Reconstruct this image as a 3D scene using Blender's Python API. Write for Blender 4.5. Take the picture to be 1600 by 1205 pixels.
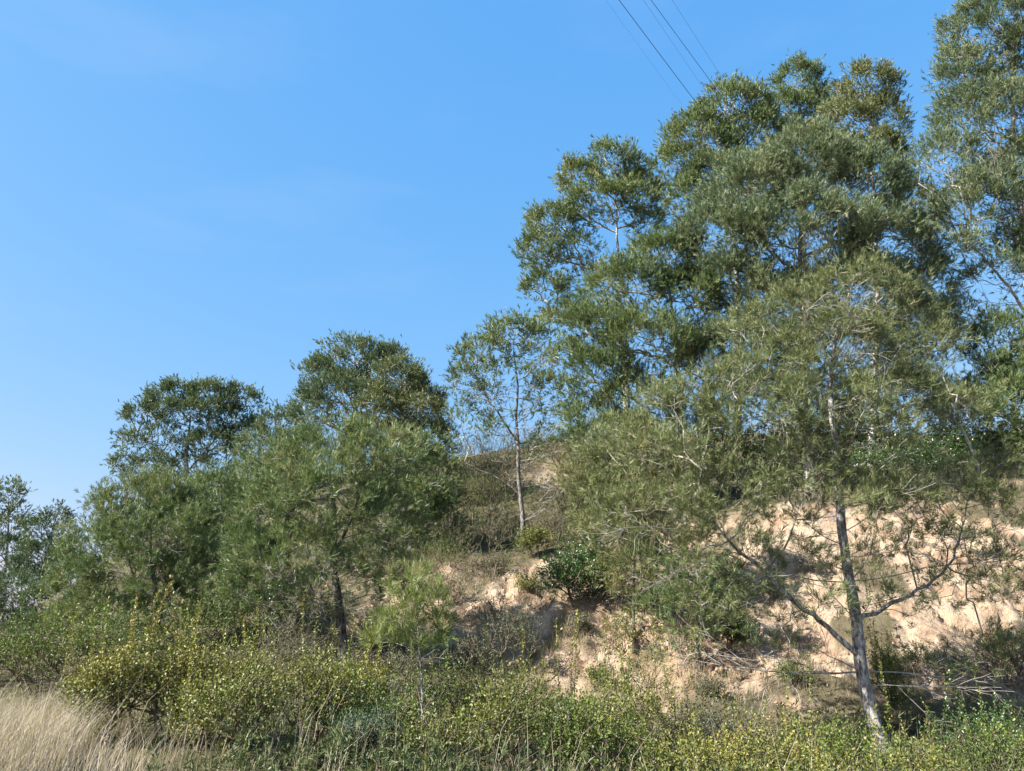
import bpy, math
import numpy as np

# ------------------------------------------------------------------ clear
for o in list(bpy.data.objects):
    bpy.data.objects.remove(o, do_unlink=True)
scene = bpy.context.scene
col = scene.collection

# ------------------------------------------------------------------ camera
PITCH = math.radians(19.0)
FPX = 1186.0                      # focal length in photo pixels (1600 wide)
CAM = np.array([0.0, 0.0, 1.6])
cd = bpy.data.cameras.new("camera")
cam = bpy.data.objects.new("camera", cd)
col.objects.link(cam)
cam.location = CAM
cam.rotation_euler = (math.pi / 2 + PITCH, 0, 0)
cd.sensor_fit = 'HORIZONTAL'
cd.sensor_width = 36.0
cd.lens = 36.0 * FPX / 1600.0
cd.clip_start = 0.05
cd.clip_end = 6000
scene.camera = cam

# ------------------------------------------------------------------ sky and sun
SUN_TO = np.array([-0.91, -0.41, 0.0])
SUN_TO /= np.linalg.norm(SUN_TO)
SUN_ELEV = math.radians(38)
world = bpy.data.worlds.new("World")
scene.world = world
world.use_nodes = True
wn, wl = world.node_tree.nodes, world.node_tree.links
wn.clear()
sky = wn.new('ShaderNodeTexSky')
sky.sky_type = 'NISHITA'
sky.sun_disc = False
sky.sun_elevation = SUN_ELEV
sky.sun_rotation = math.atan2(SUN_TO[0], SUN_TO[1])
sky.altitude = 300
sky.air_density = 1.0
sky.dust_density = 0.6
sky.ozone_density = 1.4
# the phone's rendering of blue sky: each channel keeps less of the horizon's extra brightness
sepc = wn.new('ShaderNodeSeparateColor')
comb = wn.new('ShaderNodeCombineColor')
wl.new(sky.outputs[0], sepc.inputs[0])
for ch, (pw, gain) in enumerate(((1.02, 0.525), (0.46, 1.13), (0.15, 2.39))):
    p_ = wn.new('ShaderNodeMath'); p_.operation = 'POWER'; p_.inputs[1].default_value = pw
    g_ = wn.new('ShaderNodeMath'); g_.operation = 'MULTIPLY'; g_.inputs[1].default_value = gain
    wl.new(sepc.outputs[ch], p_.inputs[0]); wl.new(p_.outputs[0], g_.inputs[0]); wl.new(g_.outputs[0], comb.inputs[ch])
# very thin high cirrus
tc = wn.new('ShaderNodeTexCoord')
mp = wn.new('ShaderNodeMapping')
mp.inputs['Scale'].default_value = (1.4, 1.4, 6.0)
nz = wn.new('ShaderNodeTexNoise')
nz.inputs['Scale'].default_value = 2.2
nz.inputs['Detail'].default_value = 4.0
cr = wn.new('ShaderNodeValToRGB')
cr.color_ramp.elements[0].position = 0.52
cr.color_ramp.elements[0].color = (0, 0, 0, 1)
cr.color_ramp.elements[1].position = 0.85
cr.color_ramp.elements[1].color = (0.13, 0.13, 0.13, 1)
mx = wn.new('ShaderNodeMixRGB')
mx.inputs['Color2'].default_value = (2.0, 2.35, 2.9, 1)
wl.new(tc.outputs['Generated'], mp.inputs[0])
wl.new(mp.outputs[0], nz.inputs['Vector'])
wl.new(nz.outputs['Fac'], cr.inputs[0])
wl.new(cr.outputs[0], mx.inputs['Fac'])
wl.new(comb.outputs[0], mx.inputs['Color1'])
bg = wn.new('ShaderNodeBackground')
bg.inputs['Strength'].default_value = 0.110
wl.new(mx.outputs[0], bg.inputs['Color'])
wo = wn.new('ShaderNodeOutputWorld')
wl.new(bg.outputs[0], wo.inputs['Surface'])

sd = bpy.data.lights.new("sun", 'SUN')
sd.energy = 4.8
sd.angle = math.radians(0.55)
sd.color = (1.0, 0.945, 0.86)
sun = bpy.data.objects.new("sun", sd)
col.objects.link(sun)
sun.location = (-30, -30, 40)
from mathutils import Vector
_to = Vector((SUN_TO[0] * math.cos(SUN_ELEV), SUN_TO[1] * math.cos(SUN_ELEV), math.sin(SUN_ELEV)))
sun.rotation_euler = _to.to_track_quat('Z', 'Y').to_euler()

scene.view_settings.view_transform = 'Standard'
scene.view_settings.look = 'None'
scene.view_settings.exposure = 1.65
scene.view_settings.gamma = 1.0
scene.view_settings.use_curve_mapping = False
scene.render.engine = 'CYCLES'
scene.cycles.max_bounces = 6
scene.cycles.diffuse_bounces = 3
scene.cycles.transmission_bounces = 4

# ------------------------------------------------------------------ helpers
rng = np.random.default_rng(7)
CP, SP = math.cos(PITCH), math.sin(PITCH)


def at(px, py, Y):
    """world point that stands Y metres ahead of the camera in the direction of a photo pixel"""
    dx, dy = (px - 800.0) / FPX, (602.5 - py) / FPX
    t = Y / (CP - dy * SP)
    return CAM + t * np.array([dx, CP - dy * SP, SP + dy * CP])


def unit(v):
    v = np.asarray(v, float)
    return v / (np.sqrt((v * v).sum(-1, keepdims=True)) + 1e-12)


def cross(a, b):
    a, b = np.asarray(a, float), np.asarray(b, float)
    return np.stack([a[..., 1] * b[..., 2] - a[..., 2] * b[..., 1], a[..., 2] * b[..., 0] - a[..., 0] * b[..., 2], a[..., 0] * b[..., 1] - a[..., 1] * b[..., 0]], -1)


def put(o, parent=None):
    col.objects.link(o)
    if parent is not None:
        o.parent = parent
    return o


def tag(o, label=None, cat=None, group=None, kind=None):
    if label: o["label"] = label
    if cat: o["category"] = cat
    if group: o["group"] = group
    if kind: o["kind"] = kind
    return o


def empty(name, loc):
    o = bpy.data.objects.new(name, None)
    o.location = loc
    o.empty_display_size = 0.2
    return put(o)


def tri_mesh(name, V, T, mat, parent=None, origin=(0, 0, 0), smooth=False, attrs=None):
    me = bpy.data.meshes.new(name)
    V = np.asarray(V, np.float32) - np.asarray(origin, np.float32)
    T = np.asarray(T, np.int32)
    me.vertices.add(len(V))
    me.vertices.foreach_set("co", V.ravel())
    me.loops.add(T.size)
    me.loops.foreach_set("vertex_index", T.ravel())
    me.polygons.add(len(T))
    me.polygons.foreach_set("loop_start", np.arange(0, T.size, T.shape[1], dtype=np.int32))
    if smooth:
        me.polygons.foreach_set("use_smooth", np.ones(len(T), bool))
    for an, (dom, arr) in (attrs or {}).items():
        a = me.attributes.new(an, 'FLOAT', dom)
        a.data.foreach_set("value", np.asarray(arr, np.float32))
    me.update()
    me.materials.append(mat)
    o = bpy.data.objects.new(name, me)
    if parent is None:
        o.location = origin
    return put(o, parent)


# ---- numpy noise
def _hash(ix, iy, seed):
    h = (ix.astype(np.int64) * 374761393 + iy.astype(np.int64) * 668265263 + seed * 1442695041) & 0xFFFFFFFF
    h = ((h ^ (h >> 13)) * 1274126177) & 0xFFFFFFFF
    return ((h ^ (h >> 16)) & 0xFFFF) / 65535.0


def vnoise(x, y, seed=0):
    ix, iy = np.floor(x), np.floor(y)
    fx, fy = x - ix, y - iy
    fx, fy = fx * fx * (3 - 2 * fx), fy * fy * (3 - 2 * fy)
    a, b = _hash(ix, iy, seed), _hash(ix + 1, iy, seed)
    c, d = _hash(ix, iy + 1, seed), _hash(ix + 1, iy + 1, seed)
    return (a * (1 - fx) + b * fx) * (1 - fy) + (c * (1 - fx) + d * fx) * fy * 1.0


def fbm(x, y, seed=0, octv=4):
    s, a, t = 0, 0.5, 0
    for k in range(octv):
        s = s + a * (vnoise(x * 2 ** k + 17.3 * k, y * 2 ** k - 9.1 * k, seed + k) - 0.5)
        t += a
        a *= 0.5
    return s / t


# ---- materials
def new_mat(name):
    m = bpy.data.materials.new(name)
    m.use_nodes = True
    m.node_tree.nodes.clear()
    return m, m.node_tree.nodes, m.node_tree.links


def leaf_mat(name, stops, rough=0.5, spec=0.3, trans=0.17, tcol=1.25):
    """foliage: per-leaf tint attribute picks the pigment"""
    m, N, L = new_mat(name)
    at_ = N.new('ShaderNodeAttribute'); at_.attribute_name = 'tint'
    r = N.new('ShaderNodeValToRGB')
    el = r.color_ramp.elements
    el[0].position, el[0].color = stops[0][0], (*stops[0][1], 1)
    el[1].position, el[1].color = stops[-1][0], (*stops[-1][1], 1)
    for p, c in stops[1:-1]:
        e = el.new(p); e.color = (*c, 1)
    L.new(at_.outputs['Fac'], r.inputs[0])
    b = N.new('ShaderNodeBsdfPrincipled')
    b.inputs['Roughness'].default_value = rough
    b.inputs['Specular IOR Level'].default_value = spec
    L.new(r.outputs[0], b.inputs['Base Color'])
    t = N.new('ShaderNodeBsdfTranslucent')
    g = N.new('ShaderNodeMixRGB'); g.blend_type = 'MULTIPLY'; g.inputs['Fac'].default_value = 1
    g.inputs['Color2'].default_value = (tcol, tcol * 1.05, tcol * 0.6, 1)
    L.new(r.outputs[0], g.inputs['Color1'])
    L.new(g.outputs[0], t.inputs['Color'])
    mxs = N.new('ShaderNodeMixShader'); mxs.inputs[0].default_value = trans
    L.new(b.outputs[0], mxs.inputs[1]); L.new(t.outputs[0], mxs.inputs[2])
    o = N.new('ShaderNodeOutputMaterial')
    L.new(mxs.outputs[0], o.inputs['Surface'])
    return m


def bark_mat(name, c0, c1, c2, scale=14.0, bump=0.6):
    m, N, L = new_mat(name)
    t = N.new('ShaderNodeTexCoord')
    mp = N.new('ShaderNodeMapping'); mp.inputs['Scale'].default_value = (1, 1, 0.4)
    L.new(t.outputs['Object'], mp.inputs[0])
    n = N.new('ShaderNodeTexNoise'); n.inputs['Scale'].default_value = scale
    n.inputs['Detail'].default_value = 6; n.inputs['Roughness'].default_value = 0.65
    L.new(mp.outputs[0], n.inputs['Vector'])
    r = N.new('ShaderNodeValToRGB')
    el = r.color_ramp.elements
    el[0].position, el[0].color = 0.36, (*c0, 1)
    el[1].position, el[1].color = 0.66, (*c2, 1)
    e = el.new(0.5); e.color = (*c1, 1)
    L.new(n.outputs['Fac'], r.inputs[0])
    b = N.new('ShaderNodeBsdfPrincipled'); b.inputs['Roughness'].default_value = 0.9
    b.inputs['Specular IOR Level'].default_value = 0.15
    L.new(r.outputs[0], b.inputs['Base Color'])
    bm = N.new('ShaderNodeBump'); bm.inputs['Strength'].default_value = bump; bm.inputs['Distance'].default_value = 0.03
    L.new(n.outputs['Fac'], bm.inputs['Height']); L.new(bm.outputs[0], b.inputs['Normal'])
    o = N.new('ShaderNodeOutputMaterial'); L.new(b.outputs[0], o.inputs['Surface'])
    return m


M = {}
M['needle_mid'] = leaf_mat('pine_needles_mid', [(0, (0.076, 0.115, 0.047)), (0.5, (0.126, 0.178, 0.068)), (0.85, (0.197, 0.240, 0.094)), (1, (0.243, 0.222, 0.111))])
M['needle_olive'] = leaf_mat('pine_needles_olive', [(0, (0.078, 0.101, 0.042)), (0.5, (0.139, 0.168, 0.069)), (0.85, (0.201, 0.224, 0.091)), (1, (0.236, 0.208, 0.109))])
M['needle_blue'] = leaf_mat('pine_needles_grey', [(0, (0.076, 0.114, 0.062)), (0.5, (0.124, 0.171, 0.087)), (0.85, (0.192, 0.230, 0.115)), (1, (0.247, 0.245, 0.142))])
M['needle_fresh'] = leaf_mat('pine_needles_fresh', [(0, (0.098, 0.140, 0.044)), (0.5, (0.158, 0.203, 0.064)), (1, (0.251, 0.273, 0.093))])
M['leaf_yellow'] = leaf_mat('shrub_leaves_yellow', [(0, (0.064, 0.087, 0.019)), (0.45, (0.141, 0.158, 0.036)), (0.8, (0.244, 0.241, 0.057)), (1, (0.282, 0.191, 0.056))], rough=0.45, spec=0.32, trans=0.18)
M['leaf_green'] = leaf_mat('shrub_leaves_green', [(0, (0.041, 0.074, 0.016)), (0.5, (0.092, 0.135, 0.027)), (0.9, (0.177, 0.209, 0.042)), (1, (0.268, 0.240, 0.057))], rough=0.45, spec=0.32, trans=0.18)
M['leaf_dark'] = leaf_mat('shrub_leaves_dark', [(0, (0.028, 0.060, 0.018)), (0.6, (0.054, 0.104, 0.028)), (1, (0.109, 0.163, 0.044))], rough=0.3, spec=0.5, trans=0.2)
M['leaf_grey'] = leaf_mat('scrub_leaves_grey', [(0, (0.077, 0.086, 0.052)), (0.5, (0.129, 0.133, 0.077)), (1, (0.206, 0.181, 0.120))], trans=0.2)
M['leaf_blue'] = leaf_mat('shrub_leaves_bluish', [(0, (0.052, 0.086, 0.056)), (0.5, (0.086, 0.133, 0.086)), (1, (0.146, 0.189, 0.129))], trans=0.18)
M['straw'] = leaf_mat('dry_grass_blades', [(0, (0.203, 0.174, 0.129)), (0.5, (0.410, 0.346, 0.277)), (1, (0.540, 0.458, 0.390))], trans=0.3, tcol=1.0)
M['bark'] = bark_mat('pine_bark', (0.074, 0.066, 0.060), (0.286, 0.272, 0.254), (0.596, 0.574, 0.540), scale=18.0, bump=0.8)
M['bark_mid'] = bark_mat('grey_pine_bark', (0.04, 0.036, 0.032), (0.15, 0.14, 0.125), (0.34, 0.32, 0.295), scale=18.0, bump=0.8)
M['bark_dark'] = bark_mat('dark_pine_bark', (0.03, 0.026, 0.022), (0.095, 0.085, 0.072), (0.20, 0.18, 0.155), scale=18.0, bump=0.8)
M['twig'] = bark_mat('pale_twigs', (0.190, 0.172, 0.149), (0.361, 0.334, 0.292), (0.502, 0.470, 0.420), scale=5, bump=0.1)
M['dead'] = bark_mat('bleached_twigs', (0.17, 0.155, 0.135), (0.30, 0.28, 0.25), (0.42, 0.395, 0.36), scale=5, bump=0.1)
M['stem'] = bark_mat('shrub_stems', (0.060, 0.047, 0.030), (0.128, 0.102, 0.072), (0.221, 0.187, 0.136), scale=9, bump=0.1)


# ---- tubes
def tubes(chains):
    """chains: list of (points, radii, sides) -> one vertex and triangle array"""
    VV, TT, n0 = [], [], 0
    for P, R, k in chains:
        P = np.asarray(P, float); R = np.asarray(R, float); n = len(P)
        if n < 2: continue
        tg = np.empty_like(P)
        tg[1:-1] = P[2:] - P[:-2]; tg[0] = P[1] - P[0]; tg[-1] = P[-1] - P[-2]
        tg = unit(tg)
        m = unit(tg.mean(0))
        ref = np.array([1.0, 0, 0]) if abs(m[0]) < 0.6 else np.array([0, 1.0, 0])
        u = unit(cross(tg, ref)); v = cross(tg, u)
        a = np.arange(k) * (2 * math.pi / k)
        ring = P[:, None] + R[:, None, None] * (np.cos(a)[None, :, None] * u[:, None] + np.sin(a)[None, :, None] * v[:, None])
        VV.append(ring.reshape(-1, 3))
        i = np.arange(n - 1)[:, None] * k; j = np.arange(k)[None]; jn = (j + 1) % k
        q = np.stack([i + j, i + jn, i + k + jn, i + k + j], -1).reshape(-1, 4) + n0
        TT.append(q[:, [0, 1, 2]]); TT.append(q[:, [0, 2, 3]])
        n0 += n * k
    if not VV: return None, None
    return np.concatenate(VV), np.concatenate(TT)


# ---- foliage templates and scattering
def frames(D, roll):
    """rotation matrices whose third column is D"""
    D = unit(D)
    ref = np.where(np.abs(D[:, 2:3]) < 0.9, np.array([[0, 0, 1.0]]), np.array([[1.0, 0, 0]]))
    u = unit(cross(ref, D)); v = cross(D, u)
    c, s = np.cos(roll)[:, None], np.sin(roll)[:, None]
    return np.stack([u * c + v * s, -u * s + v * c, D], -1)


def scatter(templates, P, D, S, r):
    """place random templates (verts, tris) -> V, T, per-face id of its instance"""
    n = len(P)
    which = r.integers(0, len(templates), n)
    Rm = frames(D, r.uniform(0, 6.28, n))
    VV, TT, ID, n0 = [], [], [], 0
    for k, (tv, tt) in enumerate(templates):
        idx = np.where(which == k)[0]
        if not len(idx): continue
        V = np.einsum('nij,vj->nvi', Rm[idx], tv) * S[idx][:, None, None] + P[idx][:, None]
        T = tt[None] + (np.arange(len(idx)) * len(tv))[:, None, None] + n0
        VV.append(V.reshape(-1, 3)); TT.append(T.reshape(-1, 3)); ID.append(np.repeat(idx, len(tt)))
        n0 += V.shape[0] * V.shape[1]
    return np.concatenate(VV), np.concatenate(TT), np.concatenate(ID)


def needle_tuft(r, n, length, width, axis=0.16, spread=(18, 62)):
    """brush of needles (one slender triangle each) along the last part of a shoot that points up Z"""
    h = axis * r.uniform(0.15, 1.0, n) ** 0.7
    a = r.uniform(0, 6.283, n)
    th = np.radians(r.uniform(*spread, n)) * (1.15 - 0.5 * h / axis)
    d = np.stack([np.sin(th) * np.cos(a), np.sin(th) * np.sin(a), np.cos(th)], -1)
    b = np.stack([np.zeros(n), np.zeros(n), h], -1)
    tip = b + d * (length * r.uniform(0.7, 1.15, n))[:, None]
    side = unit(cross(d, r.normal(size=(n, 3)))) * width * 0.5
    mid = b + (tip - b) * 0.35
    V = np.stack([b, mid + side * 1.0, tip], 1)
    V[:, 0] -= side
    return V.reshape(-1, 3), np.arange(3 * n).reshape(-1, 3)


def tuft_set(r, n, length, width, axis=0.16, k=5, **kw):
    return [needle_tuft(r, n, length, width, axis, **kw) for _ in range(k)]


def leaf_sprig(r, n, ll, lw, axis=0.16):
    """n small folded leaves along a shoot that points up Z"""
    VV, TT = [], []
    for i in range(n):
        h = axis * (i + 0.5) / n
        a = i * 2.4 + r.uniform(-.5, .5)
        th = math.radians(r.uniform(30, 85)) * (1.1 - 0.5 * i / n)
        d = np.array([math.sin(th) * math.cos(a), math.sin(th) * math.sin(a), math.cos(th)])
        s = unit(cross(d, [0, 0, 1.0] + 0.5 * r.normal(size=3)))
        u = cross(s, d)
        L_, W_ = ll * r.uniform(.7, 1.2), lw * r.uniform(.8, 1.2)
        b = np.array([0, 0, h])
        VV += [b, b + d * L_ * .5 + s * W_ * .5 + u * W_ * .18, b + d * L_, b + d * L_ * .5 - s * W_ * .5 + u * W_ * .18]
        TT += [[4 * i, 4 * i + 1, 4 * i + 2], [4 * i, 4 * i + 2, 4 * i + 3]]
    return np.array(VV), np.array(TT)


# ---- growing branches to attraction points
def grow(P, seeds, seed_par, seed_cost, bf=0.35, asc=0.6):
    """connect points P to a skeleton by a balanced minimum spanning tree; returns nodes, parents"""
    n = len(P); m = len(seeds)
    nodes = np.concatenate([seeds, P]); par = np.concatenate([seed_par, np.full(n, -1)]).astype(int)
    cost = np.concatenate([seed_cost, np.zeros(n)])

    def edge(Q, q):
        d = Q - q
        L = np.sqrt(np.einsum('ij,ij->i', d, d)) + 1e-6
        return L + asc * np.maximum(0.25 * L - d[:, 2], 0), L
    best = np.full(n, 1e9); bp = np.zeros(n, int); bl = np.zeros(n)
    for i in range(m):
        c, L = edge(P, seeds[i])
        t = c + bf * seed_cost[i]
        k = t < best
        best[k] = t[k]; bp[k] = i; bl[k] = L[k]
    open_ = np.ones(n, bool)
    for _ in range(n):
        i = int(np.argmin(best))
        open_[i] = False; best[i] = 1e9
        par[m + i] = bp[i]; cost[m + i] = cost[bp[i]] + bl[i]
        c, L = edge(P, P[i])
        t = c + bf * cost[m + i]
        k = open_ & (t < best)
        best[k] = t[k]; bp[k] = m + i; bl[k] = L[k]
    return nodes, par


def skeleton_chains(nodes, par, m, tip_r, expo=0.45, rmax=0.1, trunk_r=None):
    """radius by pipe model; chains for every branch beyond the m seed nodes"""
    n = len(nodes)
    kids = [[] for _ in range(n)]
    for i in range(n):
        if par[i] >= 0: kids[par[i]].append(i)
    cnt = np.zeros(n)
    order = []
    stack = [i for i in range(n) if par[i] < 0]
    while stack:
        i = stack.pop(); order.append(i); stack += kids[i]
    for i in reversed(order):
        cnt[i] = 1 if not kids[i] else sum(cnt[k] for k in kids[i])
    rad = np.minimum(tip_r * cnt ** expo, rmax)
    chains = []                                     # (node list, root-of-limb index)
    starts = [(i, k) for i in range(m) for k in kids[i] if k >= m]
    for p, c in starts:
        st = [(p, c, len(chains))]
        root = c
        while st:
            a, b, _ = st.pop()
            ch = [a, b]
            while kids[b]:
                ks = sorted(kids[b], key=lambda q: -cnt[q])
                for q in ks[1:]: st.append((b, q, 0))
                b = ks[0]; ch.append(b)
            chains.append((ch, root))
    return rad, chains, kids, cnt


def resample(P, step):
    P = np.asarray(P, float)
    d = np.concatenate([[0], np.cumsum(np.linalg.norm(np.diff(P, axis=0), axis=1))])
    n = max(2, int(d[-1] / step) + 1)
    t = np.linspace(0, d[-1], n)
    # Catmull-Rom-like smoothing through cubic resampling of each axis
    Q = np.stack([np.interp(t, d, P[:, k]) for k in range(3)], -1)
    for _ in range(2):
        Q[1:-1] = 0.25 * Q[:-2] + 0.5 * Q[1:-1] + 0.25 * Q[2:]
    return Q


# ------------------------------------------------------------------ terrain
ctrl = []
for X in np.arange(-60, 61, 15):
    for Y in (-25, 0, 9): ctrl.append((X, Y, 0.0))
    ctrl.append((X, 13.2, 0.1))
PXC = [(1250, 1062, 16.5), (1250, 960, 18.0), (1250, 860, 19.8), (1250, 795, 21.6), (1330, 780, 22.5), (1450, 768, 22.5), (1600, 755, 22.5),
       (1600, 1058, 16.2), (1600, 900, 18.4), (1450, 1060, 16.3), (1450, 900, 18.8), (1450, 742, 27), (1600, 735, 28), (1450, 705, 36), (1600, 695, 36),
       (1100, 1062, 16.6), (1100, 1000, 17.9), (1100, 900, 19.9), (1090, 850, 22), (1050, 800, 25), (1100, 740, 32), (1100, 690, 38),
       (900, 1058, 16.8), (900, 985, 18.2), (905, 900, 20.8), (885, 866, 22.6), (815, 845, 25.5), (900, 790, 28), (870, 742, 33), (870, 697, 38),
       (760, 1056, 17), (760, 1018, 18.0), (725, 962, 19.8), (770, 925, 20.8), (790, 886, 22.6), (700, 880, 23), (720, 790, 30), (730, 740, 36),
       (600, 1035, 18), (600, 980, 20), (600, 900, 23), (600, 830, 27), (600, 765, 34), (600, 740, 40),
       (500, 1033, 17.5), (510, 972, 20), (480, 900, 24), (450, 830, 30), (430, 785, 38),
       (300, 1030, 18), (300, 985, 22), (300, 905, 28), (290, 805, 37), (290, 780, 42),
       (150, 1035, 18), (120, 1005, 25), (100, 965, 32), (80, 955, 40), (0, 1030, 19), (0, 1010, 30), (0, 992, 42), (-300, 1012, 30),
       (1900, 1058, 16), (1900, 780, 23), (1900, 700, 36)]
for p in PXC: ctrl.append(tuple(at(*p)))
ctrl += [(2, 60, 12.5), (20, 60, 17), (40, 60, 16), (-15, 60, 9), (-40, 60, 2.5), (-60, 40, 0.5), (2, 100, 8), (30, 100, 10), (-30, 100, 4), (60, 40, 13), (60, 22, 7), (60, 16, .4), (38, 16, .4), (38, 23, 7.0)]
ctrl = np.array(ctrl)


def _tps(r2): return np.where(r2 > 1e-9, 0.5 * r2 * np.log(np.maximum(r2, 1e-12)), 0)


_n = len(ctrl)
_K = _tps(((ctrl[:, None, :2] - ctrl[None, :, :2]) ** 2).sum(-1)) + np.eye(_n) * 0.08
_Q = np.concatenate([np.ones((_n, 1)), ctrl[:, :2]], 1)
_A = np.block([[_K, _Q], [_Q.T, np.zeros((3, 3))]])
_W = np.linalg.solve(_A, np.concatenate([ctrl[:, 2], np.zeros(3)]))


def sstep(a, b, x):
    t = np.clip((x - a) / (b - a), 0, 1)
    return t * t * (3 - 2 * t)


def base_height(x, y):
    x = np.asarray(x, float); y = np.asarray(y, float)
    xs, ys = x.ravel(), y.ravel()
    z = np.empty(len(xs))
    for a in range(0, len(xs), 20000):
        X, Y = np.clip(xs[a:a + 20000], -62, 62), np.clip(ys[a:a + 20000], -25, 105)
        d2 = (X[:, None] - ctrl[None, :, 0]) ** 2 + (Y[:, None] - ctrl[None, :, 1]) ** 2
        z[a:a + 20000] = _tps(d2) @ _W[:_n] + _W[_n] + _W[_n + 1] * X + _W[_n + 2] * Y
    dist = np.maximum(np.abs(xs) - 62, 0) + np.maximum(ys - 105, 0) + np.maximum(-25 - ys, 0)
    z = z * (1 - sstep(0, 90, dist))
    z = np.where(ys < 9, np.minimum(z, 0.0) * 0 + 0.0, z)
    return z.reshape(x.shape)


_g0, _g1 = at(705, 1030, 17.7)[:2], at(850, 968, 18.9)[:2]     # axis of the washed-out gully


def sand_mask(x, y):
    """1 where the cut bank is bare sand, 0 where soil and litter cover it"""
    b = base_height(x, y)
    e = 0.25
    gx = (base_height(x + e, y) - base_height(x - e, y)) / (2 * e)
    gy = (base_height(x, y + e) - base_height(x, y - e)) / (2 * e)
    sl = np.sqrt(gx * gx + gy * gy)
    m = sstep(0.34, 0.66, sl + 0.55 * fbm(x * 0.7, y * 0.7, 41, 4))
    m *= sstep(14.9, 15.7, y) * (1 - sstep(23.0, 25.5, y + 2 * fbm(x * .5, y * .5, 43, 3)))
    m *= sstep(-6.5, -4.0, x + 1.5 * fbm(x * .4, y * .4, 44, 2))
    o = at(862, 745, 33)
    m2 = np.exp(-(((x - o[0]) / 1.6) ** 2 + ((y - o[1]) / 2.2) ** 2)) * (0.8 + fbm(x * 1.2, y * 1.2, 45, 3) * 1.5)
    a_, c_ = at(712, 965, 19.6)[:2], at(880, 872, 22.4)[:2]      # the sandy spur above the gully
    ab = c_ - a_
    t_ = np.clip(((x - a_[0]) * ab[0] + (y - a_[1]) * ab[1]) / (ab @ ab), 0, 1)
    dd = np.hypot(x - a_[0] - t_ * ab[0], y - a_[1] - t_ * ab[1])
    m3 = 1 - sstep(.5, 1.15, dd + .9 * fbm(x * .9, y * .9, 46, 3))
    m = m * (1 - .85 * sstep(.07, .17, fbm(x * .8 + 3, y * .8, 49, 4)))
    return np.clip(np.maximum(np.maximum(m, m2), m3), 0, 1), b


def height(x, y, detail=True):
    x = np.asarray(x, float); y = np.asarray(y, float)
    s, z = sand_mask(x, y)
    z = z + 0.25 * fbm(x * 0.35, y * 0.35, 3, 3) * sstep(9, 15, y)
    # gully with a steep left wall
    ax = unit(_g1 - _g0); nrm = np.array([ax[1], -ax[0]])
    u = (x - _g0[0]) * ax[0] + (y - _g0[1]) * ax[1]
    v = (x - _g0[0]) * nrm[0] + (y - _g0[1]) * nrm[1]
    v = v + 0.35 * fbm(x * 1.3, y * 1.3, 66, 3)
    along = sstep(-0.8, 0.4, u) * (1 - sstep(2.3, 3.6, u))
    z = z - 0.22 * along * sstep(-0.12, 0.2, v) * (1 - sstep(0.5, 2.2, v)) 
    if detail:
        rill = np.abs(fbm(x * 1.15 + 0.3 * y, y * 0.42, 21, 4))
        lump = fbm(x * 1.5, y * 1.5, 22, 5)
        fine = fbm(x * 5.0, y * 5.0, 23, 4)
        cl = np.abs(fbm(x * 2.6, y * 2.6, 24, 4))
        amp = 0.35 + 1.5 * np.clip(fbm(x * .55, y * .55, 25, 3) + .35, 0, 1)
        z = z + s * (-1.3 * np.clip(0.15 - rill, 0, 1) + 0.6 * lump + amp * (0.34 * fine - 0.75 * np.clip(0.13 - cl, 0, 1)))
        z = z + s * 0.10 * (np.abs(((z * 1.6 + 0.5 * fbm(x * .6, y * .6, 26, 3)) % 1.0) - .5) - .25)
        z = z + (1 - s) * 0.10 * fine * sstep(9, 13, y)
    return z


def hz(x, y):
    return float(height(np.array([x]), np.array([y]))[0])


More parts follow.
